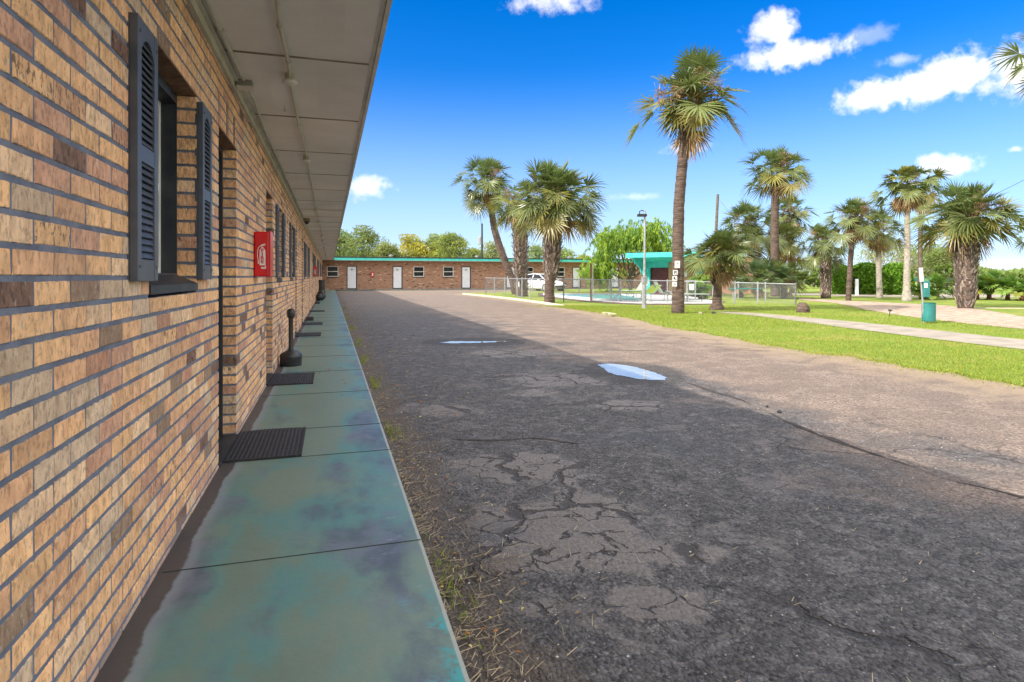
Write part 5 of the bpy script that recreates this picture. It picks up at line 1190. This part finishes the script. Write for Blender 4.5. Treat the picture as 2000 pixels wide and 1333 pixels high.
# pink brick building piece right of the cabana
e = empty('brick_hut', gnd(1440, 575)); tag(e, 'small pink brick wall end with a white window behind the palmettos', 'building')
p = gnd(1432, 574.5); b = MB(); rt = Euler((0, 0, -TH)).to_matrix(); b.box((p.x, p.y, 1.25), (2.2, 1.6, 2.5), rt); b.build('wall', pmat('pink_brick', (.42, .22, .14), (.50, .28, .18), 20, .85), e)
b = MB(); q = p + RT * -.35 - FW * .83; b.box((q.x, q.y, 1.55), (.75, .05, .8), rt); b.build('window', m_glass, e)
b = MB(); q = p + RT * -.35 - FW * .86; b.box((q.x, q.y, 1.55), (.75, .03, .05), rt); b.box((q.x, q.y, 1.15), (.8, .05, .05), rt); b.build('window_frame', m_white, e)
b = MB(); b.box((p.x, p.y, 2.56), (2.3, 1.7, .1), rt); b.build('roof', m_roof, e)

# loungers
def lounger(px, py, ang, mat, lab, back=R(62)):
    p = gnd(px, py, .08); e = empty('pool_lounger', p, world=False); e.rotation_euler = (0, 0, ang); tag(e, lab, 'sun lounger', 'sling loungers by the pool')
    L_, W_, H_ = 1.25, .62, .36
    b = MB()
    for s in (-1, 1): b.tube([(-.0, s * W_ / 2, H_), (L_, s * W_ / 2, H_)], .017, 6)
    b.tube([(L_, -W_ / 2, H_), (L_, W_ / 2, H_)], .017, 6); b.build('frame', m_metal, e, xf=1)
    for x in (.18, L_ - .12):
        for s in (-1, 1): b = MB(); b.tube([(x, s * W_ / 2, H_), (x + .05, s * W_ / 2, .18), (x, s * W_ / 2, 0)], .014, 6); b.build('leg', m_metal, e, xf=1)
    b = MB(); b.bb(.02, L_ - .02, -W_ / 2 + .02, W_ / 2 - .02, H_ + .004, H_ + .014); b.build('seat', mat, e, xf=1)
    bl = .62; dx, dz = -math.cos(back) * bl, math.sin(back) * bl
    b = MB(); b.extr([(0, -W_ / 2 + .02, H_ + .02), (dx, -W_ / 2 + .02, H_ + dz), (dx, W_ / 2 - .02, H_ + dz), (0, W_ / 2 - .02, H_ + .02)], (-.01, 0, -.006)); bk_ = b.build('backrest', mat, e, xf=1)
    b = MB()
    for s in (-1, 1): b.tube([(0, s * W_ / 2, H_), (dx, s * W_ / 2, H_ + dz)], .017, 6)
    b.tube([(dx, -W_ / 2, H_ + dz), (dx, W_ / 2, H_ + dz)], .017, 6)
    for s in (-1, 1): b.tube([(dx * .6, s * W_ / 2, H_ + dz * .6), (dx * .6 - .25, s * W_ / 2, H_ * .9)], .012, 6)
    b.build('backrest_frame', m_metal, e, xf=1)
lounger(1268, 588, -TH + R(214), m_lime, 'lime green sling lounger nearest the lamp post, its back raised', R(38))
lounger(1292, 587.5, -TH + R(-28), m_mint, 'green sling lounger half hidden by the tallest palm trunk', R(60))
lounger(1250, 580, -TH + R(212), m_mint, 'pale green lounger at the far side of the pool', R(50))
lounger(1330, 590.5, -TH + R(8), m_mint, 'flat lounger right of the tallest palm trunk', R(12))
# pool ladder
for o_, (px, py) in enumerate([(1195, 588.5)]):
    p = gnd(px, py, .08); b = MB()
    for s in (0, .45):
        q = p + FW * s; b.tube([q, q + UP * .85, q + UP * .95 + RT * .12, q + UP * .9 + RT * .35, q + UP * .55 + RT * .45, q + RT * .1 + UP * -.02], .02, 8)
    o = b.build('pool_handrail', m_metal); tag(o, 'bent steel handrail at the pool edge', 'handrail')

# ---------------------------------------------------------------- parked white car
ce = empty('parked_car', pix(1058, HZ, 49.5) - Vector((0, 0, CAM.z)), world=False); ce.rotation_euler = (0, 0, -TH + R(-52)); tag(ce, 'white sedan parked before the far motel wing, behind the fence', 'car')
b = MB(); Lc, Wc = 4.5, 1.78
sta = [(-2.25, .45, .82, .60), (-2.18, .30, .95, .78), (-1.7, .24, 1.02, .87), (-.9, .22, .98, .89), (0, .22, .96, .89), (.9, .22, .93, .88), (1.5, .24, .86, .86), (2.0, .27, .74, .80), (2.25, .35, .60, .62)]
rings = []
for (x, zl, zh, hw) in sta:
    rr = [(x, -hw, zl + .08), (x, -hw, zh - .18), (x, -hw * .93, zh - .02), (x, -hw * .6, zh + .02), (x, hw * .6, zh + .02), (x, hw * .93, zh - .02), (x, hw, zh - .18), (x, hw, zl + .08), (x, hw * .9, zl), (x, -hw * .9, zl)]
    rings.append(b.vs(rr))
for r0, r1 in zip(rings[:-1], rings[1:]): b.fs([(r0 + k, r0 + (k + 1) % 10, r1 + (k + 1) % 10, r1 + k) for k in range(10)])
b.fs([tuple(rings[0] + k for k in range(10)), tuple(rings[-1] + k for k in range(10))])
gh = [(-1.85, .98, .98, .70), (-1.05, .98, 1.38, .62), (-.2, .96, 1.46, .62), (.45, .95, 1.38, .62), (1.25, .92, .93, .72)]
b2 = MB(); ra = []
for (x, zb_, zt, hw) in gh: ra.append((x, zb_, zt, hw))
for (p0, p1) in zip(ra[:-1], ra[1:]):
    b2.quad((p0[0], -p0[3], p0[2]), (p1[0], -p1[3], p1[2]), (p1[0], p1[3], p1[2]), (p0[0], p0[3], p0[2]))
body = b.build('body', m_car, ce, xf=1, smooth=True, recalc=True)
b = MB()
for s in (-1, 1):
    for (p0, p1) in zip(ra[:-1], ra[1:]): b.quad((p0[0], s * .84, .95), (p1[0], s * .84, .93), (p1[0], s * p1[3], p1[2] - .01), (p0[0], s * p0[3], p0[2] - .01))
for (p0, p1) in ((ra[0], ra[1]), (ra[3], ra[4])): b.quad((p0[0], -p0[3], p0[2] - .004), (p1[0], -p1[3], p1[2] - .004), (p1[0], p1[3], p1[2] - .004), (p0[0], p0[3], p0[2] - .004))
b.build('window', m_glass, ce, xf=1)
b = MB()
for s in (-1, 1):
    for k in range(4):
        p0, p1 = ra[k], ra[k + 1]; b.tube([(p0[0], s * p0[3], p0[2]), (p1[0], s * p1[3], p1[2])], .035, 6)
    b.tube([(-.25, s * .62, 1.43), (-.25, s * .85, .95)], .035, 6)
for k in (1, 2): p0, p1 = ra[k], ra[k + 1]; b.quad((p0[0], -p0[3], p0[2] + .012), (p1[0], -p1[3], p1[2] + .012), (p1[0], p1[3], p1[2] + .012), (p0[0], p0[3], p0[2] + .012))
b.build('roof', m_car, ce, xf=1)
for x in (-1.38, 1.38):
    for s in (-1, 1):
        def rotl(prof, n=18):
            t_ = MB(); t_.lathe((0, 0, 0), prof, n); t_.v = [(x + v[0], s * .80 + s * v[2], .33 + v[1]) for v in t_.v]; return t_
        wh = rotl([(0, -.08), (.33, -.08), (.33, .09), (.30, .105), (.22, .105), (.2, .07), (0, .07)]).build('wheel', m_rubber, ce, xf=1, smooth=False)
        rotl([(0, .075), (.06, .1), (.2, .085), (.215, .1)]).build('rim', m_metal, wh, xf=1)
for s in (-1, 1):
    b = MB(); b.box((2.1, s * .58, .66), (.22, .34, .13), None, .03); b.build('headlight', m_glass, ce, xf=1)
    b = MB(); b.box((.75, s * .95, 1.0), (.16, .2, .13), None, .03); b.build('mirror', m_car, ce, xf=1)
    b = MB(); b.box((-2.2, s * .6, .82), (.1, .3, .14), None, .03); b.build('tail_light', m_red, ce, xf=1)
b = MB(); b.box((2.235, 0, .42), (.08, 1.1, .18), None, .02); b.build('grille', m_black, ce, xf=1)

# ---------------------------------------------------------------- posts, poles, wires, small things
def up_pt(px, py, zc): return pix(px, py, zc)
zc = depth(603, .03); p = gnd(1258, 603, .03); e = empty('lamp_post', p); tag(e, 'grey lamp post with a black head on the lawn before the fence', 'lamp post')
b = MB(); b.tube([p, pix(1258.5, 555, zc), pix(1259.5, 412, zc)], [.09, .045, .04], 10); b.tube([p + UP * .0, p + UP * 1.05], .085, 10); b.build('pole', m_metal, e)
b = MB(); q = pix(1258.5, 548, zc); b.box((q.x, q.y, q.z), (.2, .15, .28), None, .02); b.build('control_box', m_metal, e)
b = MB(); q = pix(1254, 421, zc); b.box((q.x, q.y, q.z), (.34, .2, .10), Euler((0, 0, -TH)).to_matrix(), .02); b.tube([pix(1259.5, 414, zc), pix(1254, 411, zc), pix(1249, 413.5, zc), pix(1249.5, 420, zc)], .02, 6); b.build('lamp_head', m_black, e)
# brown post and pipe in the fence
p = gnd(1154.5, 590.5); b = MB(); zc = depth(590.5); b.tube([p, pix(1154.5, 515, zc)], .055, 8); o = b.build('wooden_post', pmat('brown_post', (.16, .08, .05), (.22, .12, .08))); tag(o, 'brown post rising through the front fence beside a white pipe', 'post')
e = empty('outdoor_shower', gnd(1158.5, 590)); tag(e, 'white bent shower pipe standing beside the brown post', 'shower')
b = MB(); p = gnd(1158.5, 590); b.tube([p, pix(1157.5, 516, zc), pix(1160, 515, zc), pix(1162.5, 517, zc)], .02, 8); b.build('pipe', m_white, e)
b = MB(); q = pix(1163, 518.5, zc); b.lathe(q, [(.02, .04), (.06, 0), (0, 0)], 10); b.build('shower_head', m_white, e)
# utility poles
def upole(px, py_top, px_b, zc, lab, r=.12, cross=False):
    t_ = pix(px, py_top, zc); bs = pix(px_b, HZ, zc); bs.z = 0; e = empty('utility_pole', bs); tag(e, lab, 'utility pole', 'utility poles'); b = MB(); b.tube([bs, t_], [r, r * .75], 8); b.build('pole', m_wood if not cross else m_black, e); return e
e = upole(941.5, 437, 941.5, 72, 'black utility pole with a small transformer behind the motel wing', .14, True)
b = MB(); q = pix(937, 478, 71.9); b.lathe(q, [(0, 0), (.22, .02), (.22, .85), (.1, .95), (0, .96)], 12); b.build('transformer', m_metal, e)
e = upole(1402, 380, 1393, 48, 'leaning dark utility pole behind the short bushy palm', .14)
e = upole(1798, 425, 1797, 40, 'weathered grey utility pole behind the dog waste station', .10)
e = upole(1633.5, 495, 1633.5, 60, 'thin far utility pole with crossarms behind the hedge', .12)
b = MB(); 
for yy in (497, 503): b.tube([pix(1626, yy, 60), pix(1641, yy, 60)], .05, 4)
b.build('crossarm', m_wood, e)
def wire(pts, r, lab, name='overhead_wire', sag=0):
    b = MB(); P = []
    for (a, c) in zip(pts[:-1], pts[1:]):
        for k in range(12):
            t_ = k / 12; q = Vector(a).lerp(Vector(c), t_); q.z -= sag * 4 * t_ * (1 - t_); P.append(q)
    P.append(Vector(pts[-1])); b.tube(P, r, 5); o = b.build(name, m_metal if r > .015 else m_black); tag(o, lab, 'wire')
wire([pix(1402, 393, 48), pix(1520, 434, 45), pix(1580, 447, 43), pix(1700, 453, 41), pix(1797, 430, 40)], .016, 'pale cable sagging from the leaning pole across the palms', sag=.1)
wire([pix(1798, 428, 40), pix(2000, 352, 26), pix(2100, 320, 24)], .010, 'thin dark wire running from the grey pole to the top right', sag=.25)
wire([pix(1402, 386, 48), pix(1430, 418, 44), pix(1450, 430, 42)], .008, 'short thin wire dropping from the leaning pole', sag=.1)

# dog waste station
pb = gnd(1805, 632, .03); zc = depth(632, .03); e = empty('dog_waste_station', pb); tag(e, 'dog waste station on the lawn, grey post with teal dispenser and green bin', 'waste station')
b = MB(); q = pix(1797.5, 526, zc); b.tube([pb, q], .022, 8); b.build('post', m_metal, e)
rt = Euler((0, 0, -TH)).to_matrix()
b = MB(); q = pix(1799.5, 537, zc - .04); b.box((q.x, q.y, q.z), (.10, .012, .36), Euler((0, R(-4), -TH)).to_matrix(), .003); b.build('sign', m_paper, e)
b = MB(); q = pix(1808, 565, zc - .02); b.box((q.x, q.y, q.z), (.14, .13, .42), rt, .012); b.build('dispenser', m_greenbin, e)
b = MB(); q = pix(1808.5, 558, zc - .09); b.box((q.x, q.y, q.z), (.09, .006, .12), rt); b.build('dispenser_label', m_paper, e)
b = MB(); q = pix(1814, 628, zc - .0); hb = 36.5 / FPX * zc; b.lathe((q.x, q.y, q.z), [(0, 0), (.145, 0), (.155, .02), (.155, hb - .02), (.165, hb), (.15, hb + .002), (.145, hb - .06), (0, hb - .08)], 24); bb_ = b.build('bin', m_greenbin, e)
b = MB(); b.lathe((q.x, q.y, q.z + hb * .6), [(.1565, 0), (.158, .015), (.1565, .03)], 24); b.build('bin_band', m_greenbin, e)
# stump, path light, litter, posts, sprinkler heads
def rock(px, py, r, lab, name, mat, h=1.0, cat=None):
    zz_ = .0 if py > 700 else .03; p = gnd(px, py, zz_); b = MB(); n = 11; rg = random.Random(px); prof = [(r * 1.1, -.02), (r, r * .4 * h), (r * .85, r * .8 * h), (r * .5, r * 1.1 * h), (0, r * 1.05 * h)]; b.lathe(p, prof, n)
    b.v = [(p.x + (v[0] - p.x) * (1 + rg.uniform(-.18, .18)), p.y + (v[1] - p.y) * (1 + rg.uniform(-.18, .18)), v[2] + rg.uniform(-.12, .12) * r) for v in b.v]
    o = b.build(name, mat, recalc=True); tag(o, lab, cat or name.replace('_', ' ')); return o
rock(1568, 611, .20, 'grey weathered tree stump on the lawn below the fence corner', 'tree_stump', m_bark, 1.5)
rock(1368, 613.5, .07, 'small pale stone on the grass right of the tallest palm', 'stone', m_conc, .8)
rock(1394, 614, .07, 'small dark stone on the grass by the start of the footpath', 'stone', m_rubber, 1.0)
rock(1198, 617, .06, 'small dark clod on the grass left of the lamp post, nearer the kerb', 'clod', m_soil, .4)
rock(1522, 807, .018, 'small black lump of broken asphalt on the lot, left of two', 'asphalt_lump', m_rubber, 1.2)
rock(1498, 796, .014, 'small black lump of broken asphalt on the lot, the upper one', 'asphalt_lump', m_rubber, 1.3)
p = gnd(1737, 618.5, .03); zc = depth(618.5, .03); e = empty('path_light', p); tag(e, 'small black garden path light leaning in the lawn', 'garden light')
b = MB(); b.tube([p, pix(1738.5, 607, zc)], .012, 6); b.build('stake', m_black, e)
b = MB(); q = pix(1738.5, 606.5, zc); b.lathe(q, [(.02, -.03), (.07, -.005), (.05, .02), (0, .03)], 12); b.build('cap', m_black, e)
p = gnd(1673.5, 577.5, .03); zc = depth(577.5, .03); b = MB(); b.box((p.x, p.y, .55), (.18, .12, 1.05), rt, .02); o = b.build('white_post', m_door); tag(o, 'short white marker post before the clipped hedge', 'post')
e = empty('picnic_shelter', pix(1786, HZ, 62) - Vector((0, 0, CAM.z))); tag(e, 'small green roofed shelter far behind the tall slender palm', 'shelter')
b = MB(); q = pix(1786, 548, 62); b.box((q.x, q.y, q.z + .1), (2.6, 2.2, .35), rt, .05); b.build('roof', m_greenbin, e)
b = MB(); 
for s in (-1, 1): b.tube([q + RT * s * 1.0, Vector((q.x, q.y, 0)) + RT * s * 1.0], .06, 6)
b.build('post', m_wood, e)
e = empty('outdoor_table', gnd(1455, 588)); tag(e, 'small green topped table behind the fence below the palmettos', 'table')
p = gnd(1455, 588); b = MB(); b.box((p.x, p.y, .62), (1.5, .7, .05), rt, .01); b.build('table_top', m_greenbin, e)
for s in (-.6, .6): q = p + RT * s; b = MB(); b.tube([q, q + UP * .6], .03, 6); b.build('leg', m_metal, e)
# small signs on the tallest palm
zc = depth(613, .03)
def sign(px, py, wpx, hpx, mat, mark, lab):
    s = zc / FPX; q = pix(px, py, zc - .235); e = empty('trunk_sign', q); tag(e, lab, 'sign', 'small signs nailed to the tallest palm')
    b = MB(); b.box((q.x, q.y, q.z), (wpx * s, .01, hpx * s), rt, .002); b.build('plate', mat, e)
    b = MB(); q2 = q - FW * .008
    for (dx, dz, w_, h_) in mark: c = q2 + RT * dx * s + UP * dz * s; b.box((c.x, c.y, c.z), (w_ * s, .004, h_ * s), rt)
    b.build('mark', m_black, e)
sign(1323, 517, 10, 14, pmat('yellowed_sign', (.62, .62, .50), (.70, .70, .60)), [(0.5, 2, 2.2, 2)], 'white rectangular sign with a small dark mark, topmost on the tallest palm trunk')
sign(1319, 533, 9, 9, m_paper, [(-1.5, .5, 1.6, 6), (1.2, 1.5, 2.5, 3), (2, -2.5, 2.5, 1.5)], 'worn house number plate below the topmost sign on the palm')
sign(1318, 544.5, 9, 9, m_paper, [(-1.0, .8, 3.0, 4.5), (2, -1.5, 1.6, 2.5)], 'faded grey plate third from the top on the palm trunk')
sign(1317.5, 555.5, 9, 9, m_whitepr, [(0.8, .3, 1.5, 3.2), (-1.2, -1.5, 1.2, 1.2)], 'small white plate lowest on the tallest palm trunk')
clean()
